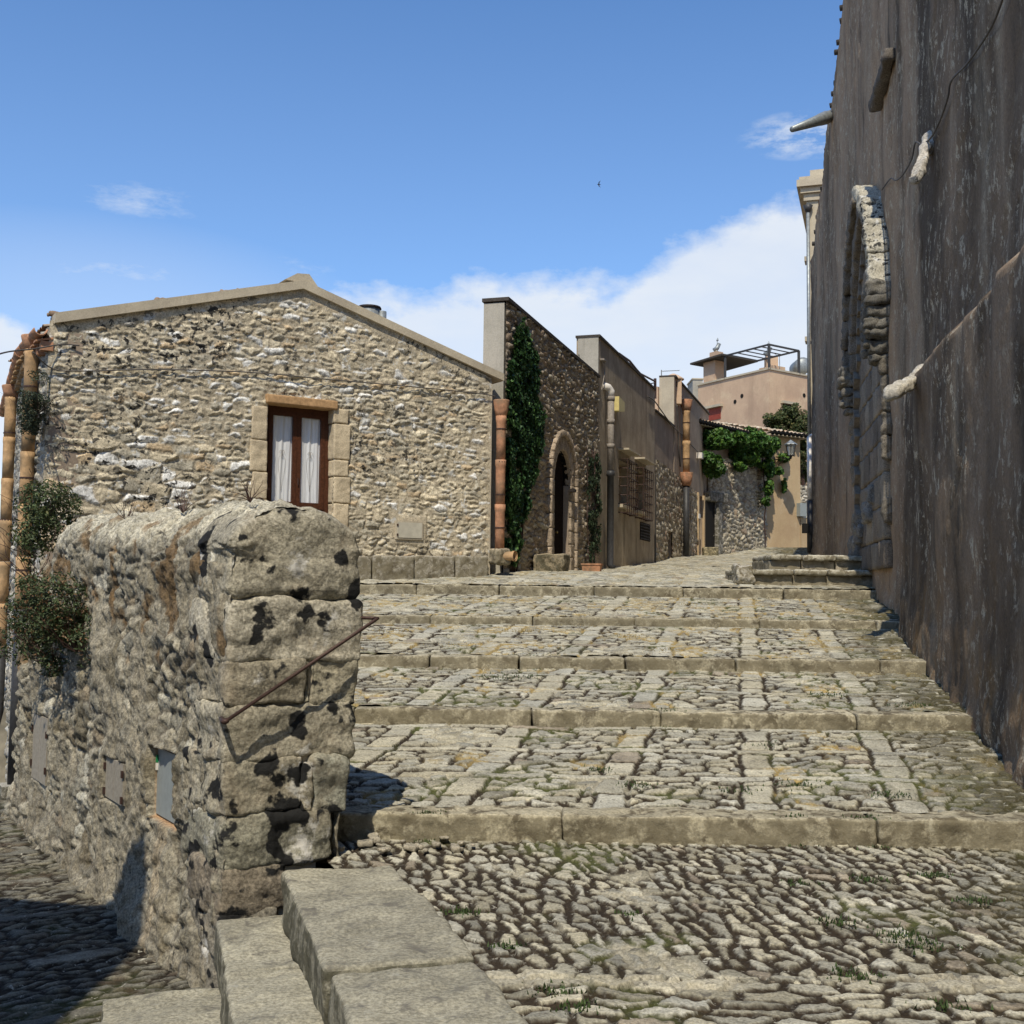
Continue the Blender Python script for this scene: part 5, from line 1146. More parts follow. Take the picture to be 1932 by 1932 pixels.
c = at_y(1455, 686, 64); mb = MB(); mb.box(c, (.66, .6, .8)); c2_ = mb.build('chimney', M['pink'], pb_); cowl(c+Vector((-.22, 0, .38)), c2_, .9)
c = at_y(1512, 692, 64); mb = MB(); n_ = 12; mb.tube([c+Vector((0, -.5, 0)), c+Vector((0, -.38, 0)), c+Vector((0, .9, 0)), c+Vector((0, 1., 0))], [.3, .48, .48, .3], 18); tag(mb.build('water_tank', M['zinc'], None, True, base=c-Vector((0, 0, .5))), 'round grey metal water tank on the roof terrace beside the pergola', 'tank')
c = at_y(1471, 692, 63); mb = MB(); mb.tube([c+Vector((0, 0, -.3)), c+Vector((0, 0, .62))], .02, 4); mb.tube([c+Vector((-.3, 0, .75)), c+Vector((.02, 0, .55))], .015, 4)
tag(mb.build('antenna', M['zinc'], None, base=c), 'small slanted antenna on the roof terrace behind the pergola post', 'antenna')
c = at_y(1307, 716, 68); e = at_y(1326, 716, 68); gb = thing('grey_building', (c.x, c.y, 5), 'plain pale grey building edge left of the pink building', 'building')
mb = MB(); mb.box(((c.x+e.x)/2, 69, (c.z+4)/2), (e.x-c.x, 2, c.z-4)); mb.build('wall', M['white_plaster'], gb)
mb = MB(); mb.box(((c.x+e.x)/2, 69, c.z+.04), (e.x-c.x+.1, 2.1, .08)); mb.build('parapet_cap', M['coping'], gb)
# ================================================================ CHURCH WALL (right)
CW = Pl((2.4, 0), (.2, 1.), (-1., .2))
cp = lambda X, Y, o_=0: CW.px(X, Y, o_)
cpt = lambda X, Y, o_=0: CW.pt(*CW.px(X, Y, o_), o_)
church = thing('church', (2.4+.2*18, 18, 1.5), 'tall dark weathered church flank with a walled-up gothic portal', 'church')
def churchface():
    s1 = cp(1531, 700)[0]; T = [(-2., 16.), cp(1590, 2), cp(1566, 205), cp(1552, 320), cp(1534, 480), (s1+.5, cp(1531, 490)[1])]
    ts_, tz_ = [t[0] for t in T], [t[1] for t in T]
    ss = np.concatenate([np.arange(-3., 6, .12), np.arange(6., 22, .055), np.arange(22, s1, .09), [s1]]); zz = np.concatenate([np.arange(-.2, 7, .055), np.arange(7, 16.5, .09)])
    S_, Z_ = np.meshgrid(ss, zz, indexing='ij'); top = np.interp(S_, ts_, tz_); kp = Z_[:-1, :-1] < top[:-1, :-1]; Z_ = np.minimum(Z_, top)
    h = .05*fbm(S_*.45, Z_*.3, 4, 901)+.010*fbm(S_*3, Z_*1.6, 4, 902)
    wn = S_+.05*fbm(S_*2, Z_*1.2, 3, 903)
    thick = sstep(cp(1737, 900)[0]+.05, cp(1737, 900)[0]-.04, wn)          # lower, thicker masonry with a sloping ledge
    lz = LEDGE_Z+.03*fbm(S_*2, S_*0, 3, 904); low = np.clip((lz-Z_)/.22, 0, 1)
    h = h+.24*thick*low
    flaw = sstep(.25, .42, fbm(S_*1.1, Z_*.9, 5, 905, .6)); h = h-.018*flaw
    h = h+.14*sstep(1.0, -.4, Z_-pz2(S_))*(.6+.5*fbm(S_*2, Z_*2, 3, 906))
    X = np.array([s for s in S_[:, 0]])
    xs = [cp(x, 700)[0] for x in (1932, 1880, 1840, 1800, 1770, 1742, 1736, 1712, 1704, 1690, 1610, 1590, 1565, 1545, 1531)]
    f = [.35, .25, .2, .40, .0, -.1, .5, .85, .1, .85, .62, .95, .3, .8, .0]
    br = np.interp(S_+.12*fbm(S_*2, Z_*.35, 4, 907), xs, f)+.34*fbm(S_*1.0, Z_*.35, 6, 908, .6)
    C = mixc(np.broadcast_to(A3(*CH_DARK), S_.shape+(3,)), np.broadcast_to(A3(*CH_BROWN), S_.shape+(3,)), np.clip(br, 0, 1))
    edge_ = np.exp(-((Z_-lz+.09)/.10)**2)*thick; C = mixc(C, np.broadcast_to(A3(.36, .26, .17), C.shape), np.clip(edge_*(.7+.9*fbm(S_*3, Z_*3, 3, 909)), 0, 1))
    V = CW.arr(S_, Z_, 0); V[..., 0] += CW.n.x*h; V[..., 1] += CW.n.y*h
    Fc = gridfaces(len(ss), len(zz), kp, True); V, Fc, C = compact(V.reshape(-1, 3), Fc, C.reshape(-1, 3))
    mesh('wall', V, Fc, M['church'], church, True, C)
    mb = MB(); CW.poly(mb, [(-6, -1), (s1, -1)]+[(a, b-.02) for a, b in T[::-1][1:]]+[(-6, 16)], -.12, -10); mb.build('body', M['plaster3'], church)
    mb = MB(); CW.box(mb, -6, -2.95, -1, 16, -.12, .05); mb.build('near_wall', M['plaster3'], church)
    # ragged roof tiles along the top
    a = cp(1590, 2); b = cp(1566, 205); c = cp(1552, 320); d = cp(1534, 480); rr = random.Random(9); k = 0
    for (p, q) in ((a, b), (b, c), (c, d)):
        n = int(abs(q[0]-p[0])/.34)
        for i in range(n):
            if rr.random() < .2: continue
            t = (i+.5)/n; s_ = p[0]+(q[0]-p[0])*t; z_ = p[1]+(q[1]-p[1])*t
            mb = MB(); mb.tube([CW.pt(s_, z_+.05, -.4), CW.pt(s_+rr.uniform(-.05, .05), z_-.0+rr.uniform(-.04, .03), .0+rr.uniform(-.04, .06))], .07, 8); mb.build('roof_tile', M['dark_cap'] if rr.random() < .7 else M['tile'], church, True)
def pz2(s): 
    y = s*.981; return np.interp(y, [0, 7.3, 7.4, 10.2, 12.6, 15.5, 19.1, 22, 50], [0, 0, .16, .4, .75, 1.13, 1.6, 1.9, 3.3])
LEDGE_Z = cp(1800, 610)[1]
LEDGE_Z = 4.45
churchface()
# portal --------------------------------------------------------
po = church
pal = [A3(.25, .20, .145), A3(.20, .165, .125), A3(.28, .235, .175)]
sN = cp(1678, 800)[0]; sF = cp(1629, 800)[0]; sM_ = (sN+sF)/2; zsp = cp(1684, 610)[1]; zap = cp(1645, 398)[1]; base_z = 2.2; hw = (sF-sN)/2
# infill panel of dressed blocks
lst = []; cs = []; rr = random.Random(4); z = 2.0; k = 0
while z < zap-.3:
    hh = rr.uniform(.42, .55); s = sN-.0
    while s < sF:
        w = rr.uniform(.5, .9); e = min(s+w, sF); u = abs(((s+e)/2-sM_)/hw)
        zl = zsp+(zap-zsp)*(1-u**1.6)
        if z+hh/2 < zl and e-s > .1:
            lst.append(dict(c=tuple(CW.pt((s+e)/2, z+hh/2, .02+rr.uniform(-.01, .01))), sz=(e-s-.01, .16, hh-.01), ax=(CW.d, CW.n, Vector((0, 0, 1))), res=.07, rnd=.012, amp=.02, fr=3., seed=1000+k, oct=4)); cs.append(rr.choice(pal)*rr.uniform(.8, 1.1)); k += 1
        s = e
    z += hh
panel = rocks('portal_infill', lst, M['garden'], po, cols=cs)
def arcpt(side, t, r=0.):
    """pointed arch: t 0 at the springing, 1 at the apex; side -1 near, +1 far"""
    R = (hw**2+(zap-zsp)**2)/(2*hw); cx_ = sM_+side*(hw-R); th1 = math.asin(min(1, (zap-zsp)/R)); th = th1*t
    return (cx_+side*(R+r)*math.cos(th), zsp+(R+r)*math.sin(th), side*math.cos(th), math.sin(th))
def archband(side, r0, r1, o0, o1, n, name, seed, colr, mat='pier', amp=.03):
    lst = []; cs = []
    for i in range(n):
        s_, z_, nx_, nz_ = arcpt(side, (i+.5)/n, (r0+r1)/2); a = arcpt(side, i/n, (r0+r1)/2); b = arcpt(side, (i+1)/n, (r0+r1)/2); ln = math.hypot(a[0]-b[0], a[1]-b[1])
        rad = (CW.d*nx_+Vector((0, 0, 1))*nz_).normalized(); tan = (CW.d*(b[0]-a[0])+Vector((0, 0, 1))*(b[1]-a[1])).normalized()
        lst.append(dict(c=tuple(CW.pt(s_, z_, (o0+o1)/2)), sz=(r1-r0, ln*1.02, o1-o0), ax=(rad, tan, CW.n), res=.04, rnd=.04, amp=amp, fr=5., seed=seed+i, oct=4)); cs.append(colr*random.uniform(.85, 1.1))
    return rocks(name, lst, M[mat], po, cols=cs)
archband(-1, .12, .36, -.05, .33, 6, 'hood_moulding', 1100, A3(.44, .41, .33), 'gable', .055); archband(1, .12, .40, -.05, .36, 7, 'hood_moulding', 1120, A3(.15, .13, .105), 'garden', .06)
archband(-1, -.16, .10, -.05, .26, 9, 'archivolt', 1140, A3(.19, .165, .13), 'garden'); archband(1, -.16, .10, -.05, .26, 9, 'archivolt', 1160, A3(.17, .145, .115), 'garden')
archband(-1, -.34, -.18, -.05, .14, 14, 'inner_moulding', 1180, A3(.2, .17, .13), 'garden', .02); archband(1, -.34, -.18, -.05, .14, 14, 'inner_moulding', 1200, A3(.18, .15, .12), 'garden', .02)
# zigzag teeth on the far side, column shafts, capitals
zz_ = MB()
for side in (1,):
    for i in range(9):
        z0 = base_z+.35+i*.36
        for q in (0,): zz_.prism([CW.pt(sF-.18, z0, .0), CW.pt(sF-.40, z0+.18, .0), CW.pt(sF-.18, z0+.36, .0)], CW.n*.20)
    for i in range(8):
        a = arcpt(1, (i)/9, -.32); m_ = arcpt(1, (i+.5)/9, -.52); b = arcpt(1, (i+1)/9, -.32); zz_.prism([CW.pt(a[0], a[1], .0), CW.pt(m_[0], m_[1], .0), CW.pt(b[0], b[1], .0)], CW.n*.16)
zz_.build('zigzag_teeth', simple_mat('portal_carving', (.19, .16, .125), .95, 0, .3, 9, .8), po)
def shaft(s_, z0, z1, r, colr, seed, name='column_shaft', off=.16):
    n = 14; m_ = int((z1-z0)/.07); Z_, A_ = np.meshgrid(np.linspace(z0, z1, m_), np.linspace(0, 2*math.pi, n), indexing='ij')
    rr_ = r*(1+.12*fbm(A_*1.5, Z_*2.2, 3, seed)*np.abs(np.sin(A_/2)))+.012*fbm(A_*4, Z_*8, 2, seed+1); dr = ((Z_-z0) % .62 < .05)*-.012; rr_ = rr_+dr
    V = np.stack([CW.pt(s_, 0).x+rr_*np.cos(A_)+CW.n.x*off, CW.pt(s_, 0).y+rr_*np.sin(A_)+CW.n.y*off, Z_], -1)
    return mesh(name, V.reshape(-1, 3), gridfaces(m_, n, flip=True), M['pier'] if colr[0] > .3 else M['garden'], po, True, np.tile(colr, (m_*n, 1)))
def drums(s_, z0, z1, w, off, colr, seed, skip=()):
    rr = random.Random(seed); z = z1; k = 0
    while z > z0:
        hh = rr.uniform(.3, .62)
        if k not in skip: rocks('column_drum', [dict(c=tuple(CW.pt(s_+rr.uniform(-.025, .025), z-hh/2, off+rr.uniform(-.03, .02))), sz=(w*rr.uniform(.8, 1.15), w*1.1, hh*1.01), ax=(CW.d, CW.n, Vector((0, 0, 1))), res=.025, rnd=w*.4, amp=.045, fr=5., seed=seed+k, oct=5)], M['garden'], po, cols=[colr*rr.uniform(.75, 1.2)])
        z -= hh; k += 1
drums(sN-.16, 2.5, zsp-.45, .17, .06, A3(.15, .13, .10), 1600, (4, 6)); drums(sF+.14, 2.9, cp(1629, 745)[1]-.3, .22, .10, A3(.19, .16, .12), 1650, (3, 7))
def capital(s_, z_, sc, colr, seed, mat):
    lst = []; cs = []; rr = random.Random(seed)
    for (dz_, w, hh) in ((0, .52, .14), (-.16, .42, .14), (-.32, .34, .2), (-.48, .3, .12), (.17, .46, .22)):
        lst.append(dict(c=tuple(CW.pt(s_+rr.uniform(-.03, .03), z_+dz_*sc, .17)), sz=(w*sc, w*sc*.9, hh*sc), ax=(CW.d, CW.n, Vector((0, 0, 1))), res=.03, rnd=.05*sc, amp=.05*sc, fr=6., seed=seed+len(lst), oct=4)); cs.append(colr*rr.uniform(.8, 1.15))
    for i in range(5):
        lst.append(dict(c=tuple(CW.pt(s_+rr.uniform(-.2, .2)*sc, z_+rr.uniform(-.4, .25)*sc, .32*sc)), sz=(.14, .14, .14), ax=(CW.d, CW.n, Vector((0, 0, 1))), res=.025, rnd=.06, amp=.03, fr=9., seed=seed+20+i, oct=3)); cs.append(colr)
    rocks('capital', lst, M[mat], po, cols=cs)
capital(sN-.12, cp(1672, 625)[1], 1.1, A3(.13, .12, .10), 1300, 'garden'); capital(sN-.22, cp(1684, 560)[1], 1.05, A3(.14, .13, .11), 1330, 'garden'); capital(sF+.16, cp(1618, 738)[1], 1.15, A3(.16, .145, .12), 1360, 'garden')
rr = random.Random(8)
for i in range(16):
    t = rr.random(); rocks('broken_stone', [dict(c=tuple(CW.pt(sF+.9-2.9*t+rr.uniform(-.3, .3), 2.3+t*.9+rr.uniform(-.25, .25), .06)), sz=(rr.uniform(.25, .7), .28, rr.uniform(.2, .45)), ax=(CW.d, CW.n, Vector((0, 0, 1))), res=.04, rnd=.05, amp=.06, fr=4., seed=1400+i, oct=4)], M['garden'], po, cols=[A3(.2, .185, .16)*rr.uniform(.7, 1.3)])
# stone corbel / waterspout stones
def spout(X0, Y0, X1, Y1, off, r, name, colr, seed):
    a = cpt(X0, Y0); rray = ray(X1, Y1); o_ = CW.pt(0, 0, off); t = (o_-EYE).dot(CW.n)/rray.dot(CW.n); b = EYE+rray*t
    d_ = (b-a); ln = d_.length; ax0 = d_.normalized(); ax1 = ax0.cross(Vector((0, 0, 1))).normalized(); ax2 = ax1.cross(ax0)
    V, Fc = rock((a+b)/2-ax0*.1, (ln+.2, r*2, r*1.6), (ax0, ax1, ax2), .03, r*.55, .045, 4., seed, 5); return mesh(name, V, Fc, M['gable'], church, True, np.tile(colr, (len(V), 1)))
spout(1752, 698, 1682, 744, .62, .085, 'stone_spout', A3(.50, .46, .38), 61)
spout(1756, 270, 1722, 340, .30, .075, 'stone_spout', A3(.40, .37, .32), 62)
a = cp(1690, 95); b = cp(1660, 205); V, Fc = rock(CW.pt((a[0]+b[0])/2, (a[1]+b[1])/2, .08), (abs(a[0]-b[0]), .18, .20), (CW.d, CW.n, Vector((0, 0, 1))), .05, .04, .05, 3., 63, 4); mesh('ledge_stone', V, Fc, M['garden'], church, True, np.tile(A3(.12, .105, .09), (len(V), 1)))
# metal gargoyle pipe high up
a = cpt(1567, 219); rray = ray(1495, 244); o_ = CW.pt(0, 0, 1.05); t = (o_-EYE).dot(CW.n)/rray.dot(CW.n); b = EYE+rray*t
mb = MB(); mb.tube([a-(b-a)*.1, a+(b-a)*.1, a+(b-a)*.12, a+(b-a)*.3, a+(b-a)*.32, b], [.15, .15, .17, .15, .14, .07], 12); mb.build('metal_waterspout', M['zinc'], church, True)
cable('cable', [cpt(1893, -6, .05), cpt(1868, 55, .05), cpt(1826, 118, .05), cpt(1795, 152, .05), cpt(1788, 185, .05), cpt(1772, 230, .05), cpt(1756, 260, .05), cpt(1740, 272, .07), cpt(1727, 269, .05), cpt(1720, 300, .05), cpt(1703, 330, .05), cpt(1690, 340, .07), cpt(1680, 337, .05), cpt(1664, 358, .05)], .012, 'dark cable sagging between hooks high on the church wall')

# portal steps
ps = thing('portal_stairs', (7.3, 20.6, 1.7), 'two broken moulded stone steps leading to the church portal', 'steps')
def pstep(XL, XR, Yt, Yb, dd, depth, seed, cuts):
    a = at_y(XL, Yt, dd); b = at_y(XR, Yt, dd); zt = a.z; zb = at_y((XL+XR)/2, Yb, dd).z; x0, x1 = a.x, b.x; lst = []; cs = []
    xs = [x0+(x1-x0)*c for c in cuts]
    for i in range(len(xs)-1):
        w = xs[i+1]-xs[i]; lst.append(dict(c=((xs[i]+xs[i+1])/2, dd+depth/2-.03, zt-.045), sz=(w-.01, depth+.06, .10), ax=(Vector((1, 0, 0)), Vector((0, 1, 0)), Vector((0, 0, 1))), res=.03, rnd=.04, amp=.018, fr=5., seed=seed+i, oct=4)); cs.append(A3(.46, .43, .34)*random.uniform(.9, 1.08))
        lst.append(dict(c=((xs[i]+xs[i+1])/2, dd+depth/2+.04, (zt-.09+zb-.2)/2), sz=(w-.01, depth-.02, zt-zb+.12), ax=(Vector((1, 0, 0)), Vector((0, 1, 0)), Vector((0, 0, 1))), res=.03, rnd=.02, amp=.02, fr=4., seed=seed+30+i, oct=4)); cs.append(A3(.33, .29, .22)*random.uniform(.85, 1.1))
    rocks('step', lst, M['kerb'], ps, cols=cs)
pstep(1396, 1662, 1074, 1098, 19.95, 1.4, 1500, [0, .38, .62, 1.]); pstep(1452, 1655, 1047, 1074, 20.9, 1.6, 1540, [0, .3, .62, 1.])
c = at_y(1394, 1084, 19.9); V, Fc = rock((c.x+.1, c.y+.1, c.z), (.30, .3, .34), (Vector((1, 0, 0)), Vector((0, 1, 0)), Vector((0, 0, 1))), .02, .04, .06, 5., 71, 4); mesh('broken_end', V, Fc, M['kerb'], ps, True, np.tile(A3(.42, .39, .33), (len(V), 1)))

# terracotta palace corner behind the church
tx = at_y(1523, 700, 38.).x; tb = thing('palace', (tx, 38, 3.2), 'tall building corner with stone pilaster and heavy cornice beyond the church', 'building')
zt_ = at_y(1530, 318, 38).z; zc1 = at_y(1530, 337, 38).z; zc0 = at_y(1530, 380, 38).z
TD = Vector((.31, .95, 0)).normalized(); TR = Vector((TD.y, -TD.x, 0)); TA = (TR, TD, Vector((0, 0, 1))); t0_ = Vector((tx, 38, 0))
def tbox(mb, r0, r1, d0, d1, z0, z1): c = t0_+TR*((r0+r1)/2)+TD*((d0+d1)/2); mb.box((c.x, c.y, (z0+z1)/2), (r1-r0, d1-d0, z1-z0), TA)
mb = MB(); tbox(mb, .12, 6, .2, 8, 2, zc0); mb.build('wall', plaster_mat('terracotta_plaster', (.55, .30, .18), (.48, .26, .16)), tb)
mb = MB(); tbox(mb, 0, .40, 0, .40, 2, zc0); pil = mb.build('pilaster', M['coping'], tb)
for y_ in (489, 640): z_ = at_y(1530, y_, 38).z; mb = MB(); tbox(mb, -.07, .47, -.07, .47, z_-.08, z_+.08); mb.build('moulding', M['coping'], pil)
mb = MB(); hc = zc1-zc0
for i, (o_, q0, q1) in enumerate(((.08, 0, .3), (.18, .305, .55), (.30, .555, .85), (.22, .855, 1.))): tbox(mb, -o_, 6, -o_, 8, zc0+hc*q0, zc0+hc*q1)
mb.build('cornice', M['coping'], tb)
mb = MB(); tbox(mb, .12, 2.4, .2, 3., zc1, zt_); mb.build('attic', M['coping'], tb)
dp = thing('downpipe', (tx-.1, 37.9, 3.3), 'long thin grey pipe with a white then black lower length at the palace corner', 'downpipe')
x_ = tx+.02
for nm, Ya, Yb, mt, r in (('hopper', 388, 400, 'darkpipe', .17), ('pipe', 400, 823, 'zinc', .06), ('white_pipe', 825, 942, 'white', .085), ('lower_pipe', 944, 1043, 'darkpipe', .10)):
    za = at_y(1525, Ya, 37.85).z; zb = at_y(1525, Yb, 37.85).z; mb = MB(); mb.tube([(x_, 37.85, za), (x_, 37.85, zb)], [r, r if nm != 'hopper' else r*.5], 10)
    if nm == 'white_pipe': mb.tube([(x_+.12, 37.85, za+.05), (x_+.03, 37.85, za+.05), (x_, 37.85, za-.05)], r, 8)
    mb.build(nm, M[mt], dp, True)
c = at_y(1520, 997, 37.7); mb = MB(); mb.box(c, (.2, .2, .32)); mb.build('junction_box', M['blackhole'], dp)

# ================================================================ PLANTS
def leaves(P_, N_, size, cols, name, parent, seed=0, aspect=.75, mat='leaf', hang=.35):
    rg = np.random.default_rng(seed); n = len(P_); N_ = N_/np.linalg.norm(N_, axis=1, keepdims=True)
    r = rg.normal(size=(n, 3)); r[:, 2] -= hang*3; t = r-(r*N_).sum(1, keepdims=True)*N_; t /= np.linalg.norm(t, axis=1, keepdims=True)+1e-9; b = np.cross(N_, t)
    s = (size*(.6+.8*rg.random(n)))[:, None]
    fold = N_*s*.18
    V = np.stack([P_-t*s*.5, P_+b*s*aspect*.5+fold-t*s*.08, P_+t*s*.55-fold*.5, P_-b*s*aspect*.5+fold-t*s*.08], 1).reshape(-1, 3)
    i = np.arange(n)*4; Fc = np.concatenate([np.stack([i, i+1, i+2], 1), np.stack([i, i+2, i+3], 1)])
    C = np.repeat(cols, 4, axis=0); return mesh(name, V, Fc, M[mat], parent, False, C)
def leafcols(n, base, seed, var=.35, alt=None, pa=.2):
    rg = np.random.default_rng(seed+99); c = np.tile(A3(*base), (n, 1))*(1-var+2*var*rg.random((n, 1)))
    if alt is not None: m_ = rg.random(n) < pa; c[m_] = A3(*alt)*(1-var+2*var*rg.random((m_.sum(), 1)))
    return c
def twigs(mb, base, n, spread, length, r, rr, up=.5):
    for i in range(n):
        d = Vector((rr.uniform(-1, 1)*spread, rr.uniform(-1, 1)*spread, up+rr.random()*.6)).normalized(); p = Vector(base); pts = [p.copy()]
        for k in range(5): d = (d+Vector((rr.uniform(-.35, .35), rr.uniform(-.35, .35), rr.uniform(-.25, .25)))).normalized(); p = p+d*length/5; pts.append(p.copy())
        mb.tube(pts, [r*(1-.15*k) for k in range(6)], 4)
# ivy on the arched-door house
def ivy():
    root = thing('ivy', RF.pt(.5, 1.95, .05), 'dense dark ivy climbing the corner of the arched-door house', 'ivy')
    poly = [(962, 650), (970, 620), (980, 596), (988, 640), (1000, 655), (1010, 700), (1014, 780), (1010, 850), (1000, 905), (990, 950), (980, 985), (972, 1030), (965, 1062), (957, 1070), (951, 1030), (947, 960), (945, 850), (947, 740), (955, 690)]
    sp = [RF.px(*p) for p in poly]; rg = np.random.default_rng(5); s = rg.uniform(-.1, 4.6, 60000); z = rg.uniform(1.9, 8.4, 60000)
    nz = .34*fbm(s*1.5, z*1.3, 4, 7); m_ = inpoly(s+nz, z+nz*.6, sp); s, z = s[m_], z[m_]
    den = fbm(s*1.6, z*1.6, 3, 8); dtop = np.clip((z-6.3)/1.5, 0, 1); m_ = (rg.random(len(s)) < .95-.7*dtop) & (den > -.38); s, z = s[m_][:11000], z[m_][:11000]
    off = .03+.10*rg.random(len(s))+.06*np.clip(fbm(s*1.8, z*1.8, 3, 9)+.2, 0, 1)
    P_ = RF.arr(s, z, 0); P_[:, 0] += RF.n.x*off; P_[:, 1] += RF.n.y*off
    N_ = np.tile(A3(*RF.n), (len(s), 1))*1.1+np.random.default_rng(6).normal(size=(len(s), 3))*.42; N_[:, 2] += .45
    leaves(P_, N_, .095, leafcols(len(s), (.034, .08, .026), 3, .55, (.075, .15, .04), .22), 'foliage', root, 4, .9)
    mb = MB(); rr = random.Random(3)
    for i in range(9):
        s_ = rr.uniform(.25, .8); z_ = 1.95; pts = [RF.pt(s_, z_, .05)]
        while z_ < rr.uniform(4.5, 7.3): z_ += .25; s_ += rr.uniform(-.02, .16 if z_ < 6 else .02); pts.append(RF.pt(s_, z_, .05))
        mb.tube(pts, .014, 5)
    mb.build('stem', M['rust'], root, True)
    # second thin ivy by the pipe
    root = thing('creeper', RF.pt(S(1112), 2.1, .05), 'sparse creeper on the rubble between the arch and the grey pipe', 'creeper')
    sp = [RF.px(*p) for p in ((1098, 860), (1118, 855), (1127, 900), (1124, 1000), (1120, 1060), (1102, 1060), (1098, 960))]
    s = rg.uniform(5, 9.7, 30000); z = rg.uniform(1.9, 7, 30000); m_ = inpoly(s, z, sp) & (fbm(s*1.5, z*1.5, 3, 18) > .0); s, z = s[m_][:1500], z[m_][:1500]; off = .08+.08*rg.random(len(s))
    P_ = RF.arr(s, z, 0); P_[:, 0] += RF.n.x*off; P_[:, 1] += RF.n.y*off; N_ = np.tile(A3(*RF.n), (len(s), 1))+rg.normal(size=(len(s), 3))*.4
    leaves(P_, N_, .08, leafcols(len(s), (.05, .075, .04), 8, .4), 'foliage', root, 4)
    mb = MB()
    for i in range(6):
        s_ = rr.uniform(S(1103), S(1120)); z_ = 2.1; pts = [RF.pt(s_, z_, .08)]
        for k in range(14): z_ += .22; s_ += rr.uniform(-.1, .1); pts.append(RF.pt(s_, z_, .08))
        mb.tube(pts, .012, 4)
    mb.build('stem', M['rust'], root)
ivy()
def cloud(c, rad, n, seed, thr=-.1, fq=1.4):
    rg = np.random.default_rng(seed); p = rg.normal(size=(n*3, 3)); p /= np.linalg.norm(p, axis=1, keepdims=True); p *= (rg.random((n*3, 1))**.45); 
    q = p*np.array(rad); f = fbm3(q+np.array(c), fq, 3, seed); m_ = f+(.35*(1-np.linalg.norm(p, axis=1))) > thr; q = q[m_][:n]; nn = p[m_][:n]+rg.normal(size=(len(q), 3))*.6; nn[:, 2] += .4
    return q+np.array(c), nn
def shrub(name, blobs, size, base, label, cat, seed, alt=None, aspect=.5, root=None, group=None, twc=18, twl=.5, parts='foliage'):
    c0_ = blobs[0][0]; rt_ = thing(name, root or (c0_[0], c0_[1], c0_[2]-blobs[0][1][2]), label, cat, group); Ps, Ns = [], []
    for i, (c, rad, n) in enumerate(blobs): a, b = cloud(c, [q*1.22 for q in rad], n, seed+i, .10, 3.2); Ps.append(a); Ns.append(b)
    P_ = np.concatenate(Ps); N_ = np.concatenate(Ns); leaves(P_, N_, size, leafcols(len(P_), base, seed, .4, alt), parts, rt_, seed, aspect, hang=0.)
    mb = MB(); rr = random.Random(seed)
    for c, rad, n in blobs: twigs(mb, (c[0], c[1]+.05, c[2]-rad[2]*.6), twc, 1.0, twl*1.35, .005, rr)
    mb.build('twigs', M['rust'], rt_); return rt_
def gl(X, Y, o_=0.): return tuple(GL.pt(*GL.px(X, Y, o_), o_))
shrub('shrub', [(gl(100, 1165, .18), (.33, .33, .34), 4200), (gl(55, 1190, .15), (.30, .3, .26), 2600), (gl(140, 1200, .1), (.22, .2, .22), 1500), (gl(95, 1240, .08), (.25, .2, .14), 900)], .038, (.075, .105, .045), 'bushy dark green shrub spilling over the far half of the old wall', 'shrub', 50, (.17, .10, .05), .38, twc=16, twl=.4)
shrub('shrub', [(gl(85, 965, -.1), (.30, .3, .26), 1700), (gl(65, 1020, .0), (.22, .22, .30), 1300), (gl(60, 1080, .05), (.15, .15, .2), 600)], .045, (.085, .12, .05), 'green weed shrub on top of the old wall beside the clay pipe', 'shrub', 60, (.12, .12, .04), .38, twc=10)
def gh_(X, Y, o_=0.): return tuple(HL1.pt(*HL1.px(X, Y, o_), o_))
shrub('shrub', [(gh_(66, 755, .2), (.22, .22, .42), 1900), (gh_(58, 800, .2), (.2, .2, .25), 900)], .05, (.07, .09, .055), 'grey-green wall plant growing from the house corner below the eaves', 'shrub', 70, None, .3, twc=10)
# dry plants on the coping
for i, (X, Y, h_) in enumerate(((330, 990, .22), (225, 985, .20), (455, 1000, .16))):
    p = GL.pt(GL.px(X, Y+20, -.1)[0], 2.16, -.15); mb = MB(); rr = random.Random(i+5)
    twigs(mb, p-Vector((0, 0, .06)), 12, .8, h_, .0035, rr, .7); tip = MB()
    o = mb.build('dry_weed', M['rust'], None, base=p); tag(o, ['dry brown weed with thin stems standing mid-way on the coping', 'dry brown weed nearer the far end of the coping', 'low dry weed on the coping nearest the pier'][i], 'weed', 'dry weeds on the old wall')
